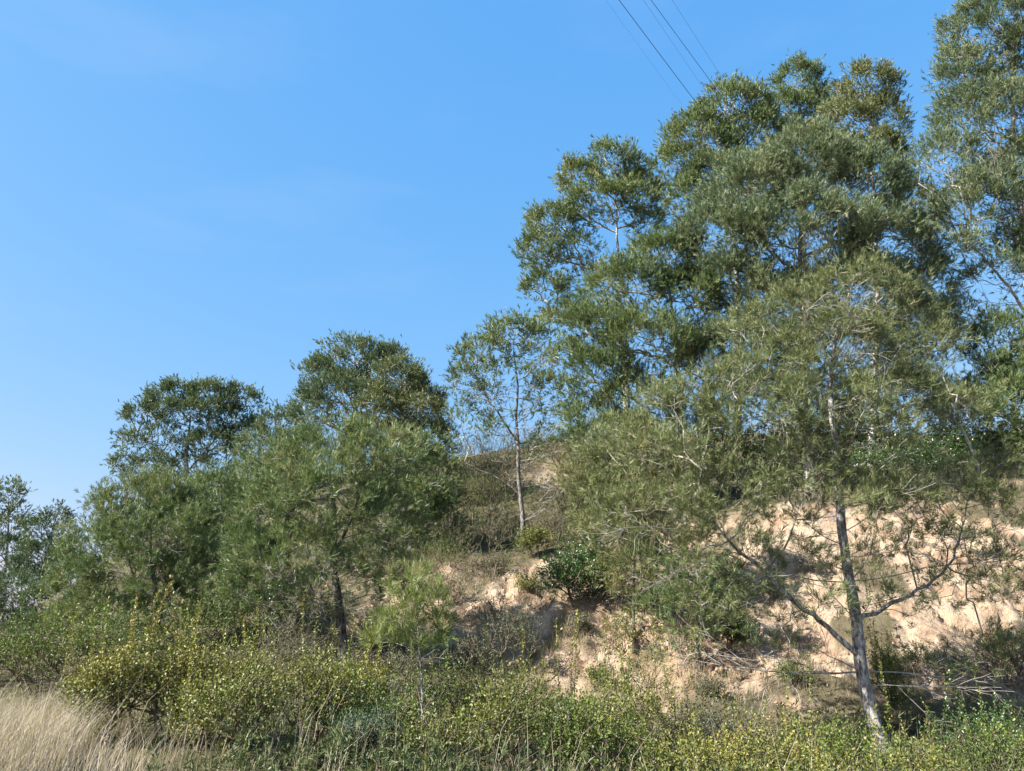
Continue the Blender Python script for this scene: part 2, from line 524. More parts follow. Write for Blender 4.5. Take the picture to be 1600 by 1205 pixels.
def build_ground():
    def axis(lo, hi, fine, far):
        a = np.arange(lo, hi + 1e-6, fine)
        g = np.geomspace(fine * 2, far, 46)
        return a, g
    xs = np.concatenate([-7.5 - np.geomspace(0.12, 2500, 60)[::-1], np.arange(-7.5, 17.5, 0.078), 17.5 + np.geomspace(0.12, 2500, 55)])
    ys = np.concatenate([15.2 - np.geomspace(0.2, 2500, 45)[::-1], np.arange(15.2, 25.5, 0.078), 25.5 + np.geomspace(0.12, 2800, 70)])
    X, Y = np.meshgrid(xs, ys)
    Z = height(X, Y)
    s, _ = sand_mask(X, Y)
    # clods and overhang: shift the sand sideways a little so that the bank is not a pure height field
    jx = s * 0.16 * fbm(X * 2.2 + Z, Z * 2.2, 71, 3)
    jy = -s * 0.32 * fbm(X * 1.7, Z * 2.6, 72, 4)
    V = np.stack([X + jx, Y + jy, Z], -1).reshape(-1, 3)
    ny, nx = X.shape
    i = (np.arange(ny - 1)[:, None] * nx + np.arange(nx - 1)[None]).ravel()
    Q = np.stack([i, i + 1, i + nx + 1, i + nx], -1)
    m, N, L = new_mat('sandy_hillside')
    a = N.new('ShaderNodeAttribute'); a.attribute_name = 'sand'
    tcn = N.new('ShaderNodeTexCoord')
    n1 = N.new('ShaderNodeTexNoise'); n1.inputs['Scale'].default_value = 1.3; n1.inputs['Detail'].default_value = 8; n1.inputs['Roughness'].default_value = .65
    n2 = N.new('ShaderNodeTexNoise'); n2.inputs['Scale'].default_value = 14; n2.inputs['Detail'].default_value = 6; n2.inputs['Roughness'].default_value = .7
    n3 = N.new('ShaderNodeTexNoise'); n3.inputs['Scale'].default_value = 2.4; n3.inputs['Detail'].default_value = 6
    for n_ in (n1, n2, n3): L.new(tcn.outputs['Object'], n_.inputs['Vector'])
    r1 = N.new('ShaderNodeValToRGB'); e = r1.color_ramp.elements
    e[0].position, e[0].color = 0.34, (0.27, 0.18, 0.12, 1)
    e[1].position, e[1].color = 0.72, (0.51, 0.415, 0.315, 1)
    k = e.new(0.5); k.color = (0.44, 0.335, 0.235, 1)
    L.new(n1.outputs['Fac'], r1.inputs[0])
    r2 = N.new('ShaderNodeValToRGB'); e = r2.color_ramp.elements
    e[0].position, e[0].color = 0.3, (0.70, 0.68, 0.66, 1)
    e[1].position, e[1].color = 0.7, (1.1, 1.1, 1.1, 1)
    L.new(n2.outputs['Fac'], r2.inputs[0])
    mu = N.new('ShaderNodeMixRGB'); mu.blend_type = 'MULTIPLY'; mu.inputs[0].default_value = 1
    L.new(r1.outputs[0], mu.inputs[1]); L.new(r2.outputs[0], mu.inputs[2])
    r3 = N.new('ShaderNodeValToRGB'); e = r3.color_ramp.elements
    e[0].position, e[0].color = 0.3, (0.05, 0.046, 0.025, 1)
    e[1].position, e[1].color = 0.7, (0.135, 0.12, 0.068, 1)
    L.new(n3.outputs['Fac'], r3.inputs[0])
    mxx = N.new('ShaderNodeMixRGB')
    L.new(a.outputs['Fac'], mxx.inputs[0]); L.new(r3.outputs[0], mxx.inputs[1]); L.new(mu.outputs[0], mxx.inputs[2])
    b = N.new('ShaderNodeBsdfPrincipled'); b.inputs['Roughness'].default_value = 0.95; b.inputs['Specular IOR Level'].default_value = 0.1
    L.new(mxx.outputs[0], b.inputs['Base Color'])
    bm = N.new('ShaderNodeBump'); bm.inputs['Strength'].default_value = 0.9; bm.inputs['Distance'].default_value = 0.09
    L.new(n2.outputs['Fac'], bm.inputs['Height']); L.new(bm.outputs[0], b.inputs['Normal'])
    o = N.new('ShaderNodeOutputMaterial'); L.new(b.outputs[0], o.inputs['Surface'])
    g = tri_mesh('ground', V, Q, m, smooth=True, attrs={'sand': ('POINT', s.ravel())})
    tag(g, 'sandy hillside cut into a bare orange bank below the pines', kind='structure')
    return g


build_ground()


# ------------------------------------------------------------------ pines
def lobe_points(lobes, Y, dens, r, lower=0.35, depth=0.85, bald=0.2):
    """points in the outer part of ellipsoid clumps; returns points, outward direction, is-leafy flag"""
    PP, OO, FF = [], [], []
    for lb in lobes:
        px, py, rx, ry = lb[:4]
        dY = lb[4] if len(lb) > 4 else 0.0
        w = lb[5] if len(lb) > 5 else 1.0
        c = at(px, py, Y + dY)
        s = np.linalg.norm(at(px + 1, py, Y + dY) - at(px, py, Y + dY))
        ax = np.array([rx * s, max(min(rx, 1.5 * ry) * s * depth, 0.4), ry * s])
        area = 4 * (((ax[0] * ax[1]) ** 1.6 + (ax[0] * ax[2]) ** 1.6 + (ax[1] * ax[2]) ** 1.6) / 3) ** (1 / 1.6) * 3.14
        n = max(12, int(area * dens * w))
        d = unit(r.normal(size=(n * 2, 3)))
        keep = (d[:, 2] > -0.25) | (r.random(len(d)) < lower)
        d = d[keep][:n]
        # uneven outline: the radius wobbles with direction
        ph = r.uniform(0, 6.28, 6)
        wob = 1 + 0.13 * np.sin(3 * d[:, 0] * 2.2 + ph[0]) * np.sin(3.1 * d[:, 2] + ph[1]) + 0.12 * np.sin(7 * d[:, 0] + ph[2]) * np.sin(6.3 * d[:, 2] + ph[3] + 3 * d[:, 1])
        rr = r.uniform(0.50, 1.0, len(d)) ** 0.65 * wob
        q = c + d * ax * rr[:, None]
        K = max(5, int(area * 0.9))
        cc = c + unit(r.normal(size=(K, 3))) * ax * r.uniform(.62, 1.08, (K, 1))
        d2 = ((q[:, None] - cc[None]) ** 2).sum(-1)
        nb = cc[np.argmin(d2, 1)]
        q = q + (nb - q) * r.uniform(.1, .62, (len(q), 1))
        PP.append(q); OO.append(d); FF.append(r.random(len(d)) > bald)
        k = max(4, int(n * 0.22))
        d2 = unit(r.normal(size=(k, 3)))
        PP.append(c + d2 * ax * r.uniform(0.1, 0.6, (k, 1))); OO.append(d2); FF.append(np.zeros(k, bool))
    # most points buried inside a neighbouring clump are never seen: thin them out
    E = []
    for lb in lobes:
        dY = lb[4] if len(lb) > 4 else 0.0
        s = np.linalg.norm(at(lb[0] + 1, lb[1], Y + dY) - at(lb[0], lb[1], Y + dY))
        E.append((at(lb[0], lb[1], Y + dY), np.array([lb[2] * s, max(min(lb[2], 1.5 * lb[3]) * s * depth, 0.4), lb[3] * s])))
    idx = np.concatenate([np.full(len(p), i // 2) for i, p in enumerate(PP)])
    P, O, F = np.concatenate(PP), np.concatenate(OO), np.concatenate(FF)
    inside = np.zeros(len(P), bool)
    for i, (c, ax) in enumerate(E):
        inside |= (idx != i) & ((((P - c) / ax) ** 2).sum(-1) < 0.42)
    keep = ~(inside & F) | (r.random(len(P)) < 0.25)
    return P[keep], O[keep], F[keep]


def tuft_template(Y, r, long_=1.0):
    px = Y / 759.0                                   # one render pixel in metres at that distance
    wid = max(0.0060, (0.55 if Y < 20 else 0.68) * px)
    n = int(np.clip(19 * (0.0125 / wid) ** 0.9, 8, 26))
    return tuft_set(r, n, (0.115 + 0.0012 * Y) * long_, wid, 0.17, k=7) if Y < 20 else tuft_set(r, n, 0.165 * long_, wid, 0.21, k=7, spread=(8, 46))


def bare_branches(r, starts, length, nsub, tip_r, droop=0.0, chains=None):
    """dry leafless branches with forking twiglets"""
    out = [] if chains is None else chains
    for p0, d0, L, r0 in starts:
        n = max(4, int(L / 0.18))
        d = unit(d0); P = [np.array(p0)]
        for i in range(n):
            d = unit(d + r.normal(size=3) * 0.065 + d0 * 0.12 / max(np.linalg.norm(d0), 1e-6) + np.array([0, 0, 0.02 - droop]))
            P.append(P[-1] + d * L / n)
        P = np.array(P)
        out.append((P, np.linspace(r0, tip_r, len(P)), 5 if r0 > 0.012 else 3))
        for i in range(max(1, int(nsub * L))):
            t = r.uniform(0.25, 1.0); k = min(int(t * n), n - 1)
            dd = unit(P[k + 1] - P[k]); side = unit(cross(dd, r.normal(size=3)))
            d1 = unit(dd * 0.8 + side * r.uniform(.5, 1.1))
            l1 = L * r.uniform(0.15, 0.42) * (1.15 - 0.5 * t)
            Q = [P[k]]
            for _ in range(4):
                d1 = unit(d1 + r.normal(size=3) * 0.12 + np.array([0, 0, 0.04])); Q.append(Q[-1] + d1 * l1 / 4)
            Q = np.array(Q)
            out.append((Q, np.linspace(max(tip_r * 1.3, r0 * .4), tip_r, 5), 3))
            for _ in range(3):
                j = r.integers(1, 5); d2 = unit(unit(Q[j] - Q[j - 1]) + unit(r.normal(size=3)) * 0.8)
                l2 = l1 * r.uniform(.25, .5)
                mid = Q[j] + d2 * l2 * .5 + r.normal(size=3) * .02
                out.append((np.array([Q[j], mid, Q[j] + d2 * l2]), np.array([tip_r * 1.1, tip_r, tip_r * .6]), 3))
    return out


def pine(label, Y, trunk, lobes, seed, mat='needle_mid', r_base=0.14, dens=15.0, limbs=(), dead=(), group=None, long_=1.0,
         lean_up=0.9, bare_n=6, bare_len=1.4, bare_z=(0.12, 0.5), tint_mid=0.45, name='pine_tree', tipr=None, second=0.9, extra=6, clump=1.15, bald=0.13, bark='bark'):
    r = np.random.default_rng(seed)
    bx = at(trunk[0][0], trunk[0][1], Y)
    gz = hz(bx[0], bx[1])
    pts = [np.array([bx[0], bx[1], gz - 0.12])]
    for t in trunk[1:]:
        p = at(t[0], t[1], Y + (t[2] if len(t) > 2 else 0))
        if p[2] > pts[-1][2] + 0.1: pts.append(p)
    base = np.array([bx[0], bx[1], gz])
    T = resample(pts, 0.22)
    T[1:-1] += np.stack([np.interp(np.arange(len(T)), np.arange(0, len(T) + 6, 5)[:len(T)], r.normal(size=len(np.arange(0, len(T) + 6, 5)[:len(T)])) * 0.03) for _ in range(3)], -1)[1:-1] * [1, 1, 0]
    h = (T[:, 2] - T[0, 2]) / (T[-1, 2] - T[0, 2])
    R = r_base * (1 - h) ** 0.8 * 0.93 + r_base * 0.07
    R[:2] *= [1.35, 1.12]
    R *= 1 + r.normal(size=len(R)) * 0.035
    seeds = [T]; spar = [np.arange(len(T)) - 1]
    slen = np.concatenate([[0], np.cumsum(np.linalg.norm(np.diff(T, axis=0), axis=1))])
    scost = [slen * 0.55]
    limb_info = []
    off = len(T)
    for lm in limbs:                                  # limbs the photo shows singly
        lp = [at(p[0], p[1], Y + (p[2] if len(p) > 2 else 0)) for p in lm['pts']]
        k = int(np.argmin(((T - lp[0]) ** 2).sum(-1)))
        Q = resample([T[k]] + lp[1:], 0.2)
        Q[1:] += r.normal(size=(len(Q) - 1, 3)) * 0.018
        limb_info.append((Q, np.linspace(lm['r'], lm.get('r1', 0.018), len(Q))))
        if not lm.get('bare'):
            seeds.append(Q[2:])
            pr = np.arange(len(Q) - 2) + off - 1; pr[0] = k
            spar.append(pr)
            scost.append(scost[0][k] + 0.5 * np.linspace(0, 1, len(Q) - 2) * 2.0)
            off += len(Q) - 2
    live0 = int(len(T) * 0.22)
    sc0 = scost[0].copy(); sc0[:live0] += 50          # no green branches from the lowest trunk
    scost[0] = sc0
    seeds, spar, scost = np.concatenate(seeds), np.concatenate(spar), np.concatenate(scost)
    P, O, F = lobe_points(lobes, Y, dens, r, bald=bald)
    px = Y / 759.0
    tip_r = tipr or max(0.0042, 0.21 * px)
    nodes, par = grow(P, seeds, spar, scost, bf=0.30)
    m = len(seeds)
    rad, chains, kids, cnt = skeleton_chains(nodes, par, m, tip_r, 0.40, rmax=r_base * 0.42)
    root = empty(name, base)
    tag(root, label, 'pine tree', group)
    TV, TT = tubes([(T, R, 12)])
    # bark plates: uneven surface
    TV = TV + unit(TV - np.repeat(T, 12, 0)) * (r.normal(size=(len(TV), 1)) * r_base * 0.045)
    tri_mesh('trunk', TV, TT, M[bark], root, base, smooth=True)
    for Q, RR in limb_info:
        v, t = tubes([(Q, RR, 8)])
        tri_mesh('limb', v, t, M[bark], root, base, smooth=True)
    # boughs thick enough to be told apart are parts of their own, the rest of the wood is one mass of twigs
    by_root = {}
    for ch, rt in chains: by_root.setdefault(rt, []).append(ch)
    big = sorted(by_root, key=lambda q: -rad[q])[:14]
    thin = []
    for rt, chs in by_root.items():
        thick = []
        for ch in chs:
            pr = rad[ch].copy(); pr[0] = min(pr[1], rad[ch[0]] if ch[0] >= m else pr[1])
            k = 3 if pr[1] < 0.012 else 5
            item = (nodes[ch], pr, k)
            if rt in big and pr[1] > 2.0 * tip_r: thick.append(item)
            elif Y < 26 or len(ch) > 2 or r.random() < .45: thin.append(item)
        if thick:                                    # one bough with its forks
            v, t = tubes(thick)
            tri_mesh('bough', v, t, M['twig'], root, base, smooth=True)
    # dry twigs low on the trunk
    st = []
    for _ in range(bare_n):
        f = r.uniform(*bare_z); k = int(f * (len(T) - 1)); a = r.uniform(0, 6.28)
        st.append((T[k], np.array([math.cos(a), math.sin(a), r.uniform(-0.1, 0.35)]), bare_len * r.uniform(.5, 1.2), max(0.009, r_base * 0.07)))
    for dd in dead:
        a_, b_ = at(*dd[0][:2], Y + (dd[0][2] if len(dd[0]) > 2 else 0)), at(*dd[1][:2], Y + (dd[1][2] if len(dd[1]) > 2 else 0))
        k = int(np.argmin(((T - a_) ** 2).sum(-1)))
        a_ = T[k] if np.linalg.norm(T[k] - a_) < 0.5 else a_
        st.append((a_, b_ - a_, np.linalg.norm(b_ - a_), dd[2] if len(dd) > 2 else 0.018))
    if st:
        v, t = tubes(bare_branches(r, st, 1, 4.2, tip_r * 0.85))
        o = tri_mesh('dry_branches', v, t, M['dead'], root, base, smooth=True)
        o['kind'] = 'stuff'
    if thin:
        v, t = tubes(thin)
        o = tri_mesh('twigs', v, t, M['twig'], root, base, smooth=True)
        o['kind'] = 'stuff'
    # needles: a brush at each leafy point and a second one on a side shoot
    leafy = np.where(F)[0] + m
    pd = unit(nodes[leafy] - nodes[par[leafy]])
    o_ = O[leafy - m]
    up = np.array([0, 0, 1.0])
    D1 = unit(pd * 0.7 + o_ * 0.5 + up * lean_up + r.normal(size=pd.shape) * 0.22)
    P1 = nodes[leafy] - D1 * 0.05
    sel = r.random(len(leafy)) < second
    D2 = unit(pd[sel] * 0.5 + o_[sel] * 0.4 + up * lean_up * .7 + r.normal(size=(sel.sum(), 3)) * 0.65)
    P2 = nodes[leafy][sel] * 0.75 + nodes[par[leafy]][sel] * 0.25 + r.normal(size=(sel.sum(), 3)) * 0.06
    PA, DA = [P1, P2], [D1, D2]
    for _ in range(extra):
        D3 = unit(pd * 0.4 + o_ * 0.5 + up * lean_up * .8 + r.normal(size=pd.shape) * 0.55)
        PA.append(nodes[leafy] + r.normal(size=pd.shape) * 0.13 * clump); DA.append(D3)
    PA, DA = np.concatenate(PA), np.concatenate(DA)
    oy = np.concatenate([o_[:, 1], o_[sel, 1]] + [o_[:, 1]] * extra)
    front = (oy < 0.3) | (r.random(len(oy)) < 0.2)
    PA, DA = PA[front], DA[front]
    S = r.uniform(0.75, 1.3, len(PA))
    V, Tn, ID = scatter(tuft_template(Y, r, long_), PA, DA, S, r)
    # pigment varies from bough to bough and from tuft to tuft
    low = fbm(PA[:, 0] * 0.9 + seed, PA[:, 2] * 0.9 + PA[:, 1] * 0.6, seed, 2)
    tt = np.clip(tint_mid + 0.9 * low + r.normal(size=len(PA)) * 0.13, 0, 0.97)
    tt[r.random(len(PA)) < 0.025] = 1.0
    o = tri_mesh('crown', V, Tn, M[mat], root, base, attrs={'tint': ('FACE', np.clip(tt[ID] + r.normal(size=len(ID)) * .2, 0, 1))})
    o['kind'] = 'stuff'
    return root


PINES = 'Aleppo pines on the slope'
# ---- the near pine on the bank, its two low limbs bare of needles
pine('near pine with forked low limbs, pale trunk standing before the bare sand bank', 14.4,
     [(1378, 1150), (1360, 1085), (1342, 1010), (1330, 940), (1317, 860), (1312, 780), (1303, 700), (1292, 610), (1305, 520), (1335, 430)],
     [(1330, 450, 60, 42), (1265, 490, 70, 48), (1390, 490, 62, 50, .3), (1190, 520, 62, 44, -.4), (1450, 550, 62, 48, .3), (1320, 540, 95, 52, -.5), (1220, 580, 95, 50, -.6), (1140, 610, 78, 48, -.5),
      (1400, 610, 85, 50, -.3), (1300, 640, 110, 55, -1.0), (1060, 650, 80, 50, -.4), (1490, 640, 62, 42, .4, .8), (1190, 680, 100, 50, -.9), (1380, 690, 80, 42, -.7, .8), (1060, 720, 85, 48, -.7), (1270, 730, 90, 42, -.8, .8),
      (970, 700, 60, 42, -.2, .9), (1150, 770, 95, 45, -.9, 1.25), (1050, 800, 85, 45, -.9, 1.2), (1240, 790, 80, 38, -.8, 1.1), (1470, 770, 85, 42, .1, .95), (1540, 750, 60, 42, .4, .8), (980, 800, 60, 45, -.6, .7),
      (1345, 895, 50, 22, -.6, .6), (1040, 865, 85, 34, -.8, .9), (1130, 850, 75, 32, -.9, .9), (1380, 770, 60, 32, -.6, .6), (1500, 850, 80, 36, 0, .6), (1230, 850, 50, 22, -.6, .5), (1430, 840, 60, 30, -.2, .5), (1570, 830, 50, 36, .2, .5), (1180, 905, 55, 24, -.8, .6), (1450, 925, 70, 32, -.2, .75), (1560, 925, 60, 36, .2, .8), (1180, 965, 65, 30, -.5, .45), (1060, 1030, 75, 26, -.5, .3), (1480, 1030, 85, 28, .2, .8), (1230, 1020, 65, 26, -.5, .3), (1580, 1010, 60, 28, .3, .7), (1110, 940, 55, 30, -.7, .8), (1395, 955, 50, 24, -.4, .8), (1420, 800, 70, 38, -.3, 1.0), (1390, 860, 55, 28, -.6, .8), (1530, 880, 60, 30, .1, .7), (1560, 790, 50, 32, .3, .8), (1250, 880, 55, 26, -.7, .8), (1290, 945, 50, 24, -.8, .7), (1330, 800, 70, 34, -.9, 1.0)],
     101, 'needle_olive', 0.122, 12.0, tint_mid=0.42, bald=.30, extra=4, tipr=.0042,
     limbs=[dict(pts=[(1344, 1022), (1290, 975, -.2), (1230, 930, -.5), (1185, 885, -.7), (1130, 835, -.9), (1085, 775, -1.0)], r=0.056, r1=0.015),
            dict(pts=[(1338, 975), (1372, 955, .1), (1440, 920, .2), (1488, 880, .3), (1500, 840, .3), (1512, 780, .3)], r=0.042, r1=0.012)],
     dead=[((1328, 905), (1010, 880, -1.0), .013), ((1328, 900), (1640, 885, .3), .013), ((1345, 1048), (1030, 1080, -.6), .018), ((1348, 1050), (1600, 1030, .4), .015),
           ((1230, 930, -.5), (960, 850, -1.2), .014), ((1345, 1040), (1230, 985, -1), .012), ((1490, 880, .3), (1640, 900, .3), .010), ((1340, 960), (1240, 880, -1.2), .011),
           ((1318, 850), (1200, 790, -1.), .012), ((1316, 830), (1440, 760, .8), .012), ((1352, 1065), (1560, 1075, -.2), .011), ((1350, 1060), (1130, 1040, -.5), .011),
           ((1130, 835, -.9), (930, 800, -1.4), .011), ((1160, 860, -.8), (1000, 905, -1.2), .011), ((1310, 760), (1500, 640, .6), .012), ((1303, 700), (1120, 620, -1.3), .012)],
     group=PINES, bare_n=34, bare_len=1.9, bare_z=(0.25, 0.85))
# ---- the tall pines on the right
pine('tall pine cut off by the right edge, wispy lower boughs with sky between', 24.5,
     [(1640, 800), (1625, 600), (1600, 420), (1585, 250), (1583, 110), (1590, 0)],
     [(1560, 60, 85, 75), (1500, 130, 45, 70), (1640, 100, 90, 110), (1545, 200, 85, 80), (1480, 260, 60, 60, 0, .55), (1620, 280, 90, 90), (1540, 330, 90, 60), (1650, 400, 80, 70), (1480, 400, 60, 40, -.5, .4), (1570, 440, 80, 40, 0, .3), (1500, 500, 70, 35, 0, .3)],
     102, 'needle_blue', 0.17, 14.0, group=PINES, bare_n=14, bare_len=2.6, bare_z=(0.3, 0.6),
     limbs=[dict(pts=[(1612, 500), (1570, 440, -.3), (1530, 395, -.5), (1490, 370, -.7)], r=0.06)])
pine('dark pine at the right edge, below the tall one and above the sand', 24.0,
     [(1590, 790), (1588, 700), (1580, 600), (1575, 520)],
     [(1570, 540, 60, 50), (1620, 600, 80, 70), (1560, 640, 70, 60), (1620, 710, 80, 55), (1540, 590, 45, 40, -.3, .6), (1510, 660, 45, 50), (1600, 650, 70, 60, -.8)],
     103, 'needle_mid', 0.12, 13.0, group=PINES, bare_n=6, tint_mid=.3)
pine('pine whose grey-green dome fills the centre of the right-hand grove', 24.0,
     [(1275, 830), (1262, 700), (1255, 560), (1250, 430), (1252, 320), (1255, 240)],
     [(1255, 265, 85, 62), (1180, 310, 90, 60), (1345, 300, 80, 60), (1125, 380, 85, 60), (1250, 380, 130, 75, -.5), (1390, 390, 75, 70), (1130, 450, 80, 50), (1330, 460, 110, 60, -.3), (1450, 450, 50, 50, .3, .6), (1420, 520, 75, 55), (1200, 480, 100, 50), (1150, 560, 95, 60), (1330, 560, 120, 60, 0, .6), (1200, 640, 120, 60, 0, .6), (1400, 640, 110, 60, 0, .7)],
     104, 'needle_blue', 0.17, 15.5, group=PINES, bare_n=10, bare_len=2.0, bare_z=(.3, .8), tint_mid=.5)
pine('tallest pine at the back of the grove, touching the overhead wires', 32.0,
     [(1150, 800), (1155, 600), (1150, 430), (1145, 300), (1140, 190)],
     [(1145, 175, 60, 45), (1095, 230, 60, 60), (1180, 215, 50, 50), (1060, 265, 42, 40, 0, .8), (1130, 280, 75, 40, -.5), (1085, 320, 55, 35, 0, .6), (1190, 290, 50, 50)],
     105, 'needle_mid', 0.17, 14.5, group=PINES)
pine('narrow pine top rising dark between two rounder tops of the grove', 33.0,
     [(1262, 800), (1260, 500), (1255, 300), (1250, 130)],
     [(1250, 130, 40, 38), (1225, 180, 45, 38), (1275, 180, 35, 45), (1250, 240, 60, 40)],
     106, 'needle_mid', 0.16, 14.0, group=PINES, tint_mid=.3)
pine('pine with a loose top against the sky beside the gap', 30.0,
     [(1372, 800), (1370, 500), (1365, 300), (1360, 140)],
     [(1355, 140, 52, 35), (1330, 190, 45, 45), (1385, 190, 35, 48, 0, .8), (1350, 250, 65, 45), (1395, 240, 22, 30, 0, .6), (1420, 330, 45, 60, .3, .7)],
     107, 'needle_olive', 0.16, 14.5, group=PINES)
pine('pine leaning out over the slope with dark bare boughs under its crown', 28.0,
     [(985, 800), (980, 640), (970, 500), (965, 400), (962, 300)],
     [(960, 262, 48, 34), (905, 285, 38, 30), (1000, 300, 35, 38), (950, 320, 75, 34, -.4), (865, 355, 45, 30), (850, 400, 42, 36), (905, 390, 40, 24, 0, .6), (850, 455, 38, 28, 0, .8), (1010, 350, 30, 30, 0, .7), (890, 500, 50, 28, 0, .6), (930, 440, 50, 30, .5, .35)],
     108, 'needle_mid', 0.15, 15.0, group=PINES, bare_n=10, bare_len=1.6, bare_z=(.5, .8), tint_mid=.5)
pine('pine with a pale bare stem showing through the middle of its crown', 24.0,
     [(1075, 850), (1068, 690), (1060, 600), (1052, 500), (1042, 420), (1036, 380)],
     [(1035, 405, 55, 38), (985, 455, 75, 48), (1075, 470, 60, 50), (930, 520, 62, 45), (1010, 540, 80, 48, -.5), (940, 590, 70, 45), (1095, 560, 50, 50, .3, .6), (1000, 630, 70, 40, -.3, .7), (925, 660, 50, 40, 0, .7), (1060, 660, 55, 50, .3, .4), (960, 690, 75, 45, -.3, .9), (890, 570, 40, 40, 0, .6)],
     109, 'needle_mid', 0.13, 15.0, group=PINES, bare_n=10, bare_len=1.7, bare_z=(.3, .8))
pine('low bushy pine spreading left of the near pine above the dark round shrub', 18.3,
     [(985, 905), (990, 860), (995, 790), (1000, 730)],
     [(1000, 720, 85, 50), (930, 740, 55, 45), (950, 790, 66, 48), (1040, 800, 70, 50), (960, 840, 60, 36, -.3), (1040, 860, 55, 30, 0, .6), (980, 885, 55, 28, -.4, .9), (1000, 915, 45, 20, -.4, .6)],
     110, 'needle_olive', 0.045, 13.0, bark='bark_dark', group=PINES, bare_n=4, bare_len=1.1, bare_z=(.1, .7), tint_mid=.62)
pine('small scrubby pine on the sand under the near pine', 17.2,
     [(1092, 1010), (1090, 960), (1085, 910), (1090, 880)],
     [(1085, 905, 60, 35), (1045, 945, 45, 30), (1140, 940, 50, 34), (1080, 960, 50, 25, -.3, .7), (1150, 985, 34, 20, 0, .7), (1085, 990, 45, 18, -.3, .6)],
     111, 'needle_mid', 0.045, 11.0, bark='bark_dark', group=PINES, bare_n=8, bare_len=.9, bare_z=(.1, .8))
# ---- the slim pine on the saddle
pine('slim open pine with a straight pale trunk on the saddle of the hill', 25.0,
     [(818, 850), (815, 800), (810, 730), (808, 660), (806, 590), (803, 530)],
     [(800, 528, 48, 30, 0, .75), (755, 560, 45, 30, 0, .6), (845, 545, 40, 34, 0, .6), (730, 605, 34, 38, 0, .6), (715, 650, 22, 30, 0, .4), (790, 600, 60, 35, 0, .4), (860, 620, 36, 40, 0, .45), (745, 680, 36, 34, 0, .35), (850, 690, 36, 30, 0, .3), (800, 670, 45, 40, 0, .22)],
     112, 'needle_mid', 0.085, 19.0, group=PINES, bare_n=40, bare_len=1.9, bare_z=(.1, .9), tint_mid=.5, extra=4, bald=.25, bark='bark_mid',
     limbs=[dict(pts=[(810, 690), (785, 655), (760, 620), (745, 590)], r=.04), dict(pts=[(812, 770), (785, 750), (750, 735), (725, 722)], r=.03)])
# ---- the round crowns in the middle distance
pine('dense dark round-topped pine on the skyline, left of the slim open pine', 34.0,
     [(560, 790), (558, 700), (555, 620), (555, 570)],
     [(555, 565, 60, 36), (505, 600, 45, 38), (610, 590, 55, 45), (490, 650, 40, 40), (545, 630, 70, 50, -.4), (650, 640, 38, 45)],
     113, 'needle_blue', 0.2, 12.5, group=PINES, tint_mid=.32)
pine('pine in front of the dense round-topped one, brighter and tapering', 29.5,
     [(635, 820), (632, 720), (628, 640), (625, 590)],
     [(625, 600, 42, 36), (595, 645, 42, 36), (655, 640, 40, 42), (670, 690, 40, 40), (605, 695, 60, 36), (700, 700, 24, 45, 0, .5)],
     114, 'needle_olive', 0.14, 13.0, group=PINES, tint_mid=.42, bare_n=10, bare_z=(.3, .8))
pine('umbrella-shaped pine alone on the skyline at the far left of the hill', 38.0,
     [(296, 800), (294, 750), (290, 710), (296, 670), (300, 640)],
     [(270, 622, 48, 24), (330, 620, 50, 24), (375, 625, 32, 24), (225, 650, 32, 22), (300, 648, 60, 24, -.4), (355, 660, 45, 24, 0, .7), (210, 690, 28, 22, 0, .7), (255, 690, 45, 22, 0, .4), (335, 700, 55, 28, 0, .8), (198, 730, 24, 20, 0, .7), (240, 730, 45, 24, 0, .6), (380, 690, 34, 30, 0, .8), (300, 735, 60, 24, .3, .5)],
     115, 'needle_blue', 0.17, 13.0, group=PINES, tint_mid=.35, bare_n=8, bare_len=2.0, bare_z=(.3, .9),
     limbs=[dict(pts=[(294, 745), (265, 715), (235, 690), (215, 675)], r=.06), dict(pts=[(293, 740), (325, 700), (355, 665), (375, 640)], r=.06)])
pine('pine closing the gap below the umbrella pine\'s crown on the left slope', 31.0,
     [(285, 960), (284, 880), (283, 800), (282, 770)],
     [(285, 768, 55, 26), (235, 790, 45, 28), (335, 775, 45, 30), (285, 810, 70, 36), (195, 820, 40, 30)],
     125, 'needle_blue', 0.12, 9.0, group=PINES, tint_mid=.35, bare_n=4)
pine('pine under the dip, joining the canopy left of the broad pine', 28.0,
     [(405, 930), (404, 850), (402, 790), (400, 750)],
     [(400, 755, 50, 30), (440, 770, 45, 34), (365, 775, 40, 34), (405, 810, 65, 40)],
     126, 'needle_mid', 0.11, 8.5, group=PINES, tint_mid=.3, bare_n=4)
pine('dark pine in the dip between the umbrella pine and the round-topped one', 35.0,
     [(440, 810), (438, 740), (436, 690)],
     [(440, 670, 40, 30), (410, 700, 38, 34), (470, 700, 40, 40), (430, 745, 55, 34)],
     116, 'needle_blue', 0.14, 8.5, group=PINES, tint_mid=.25)
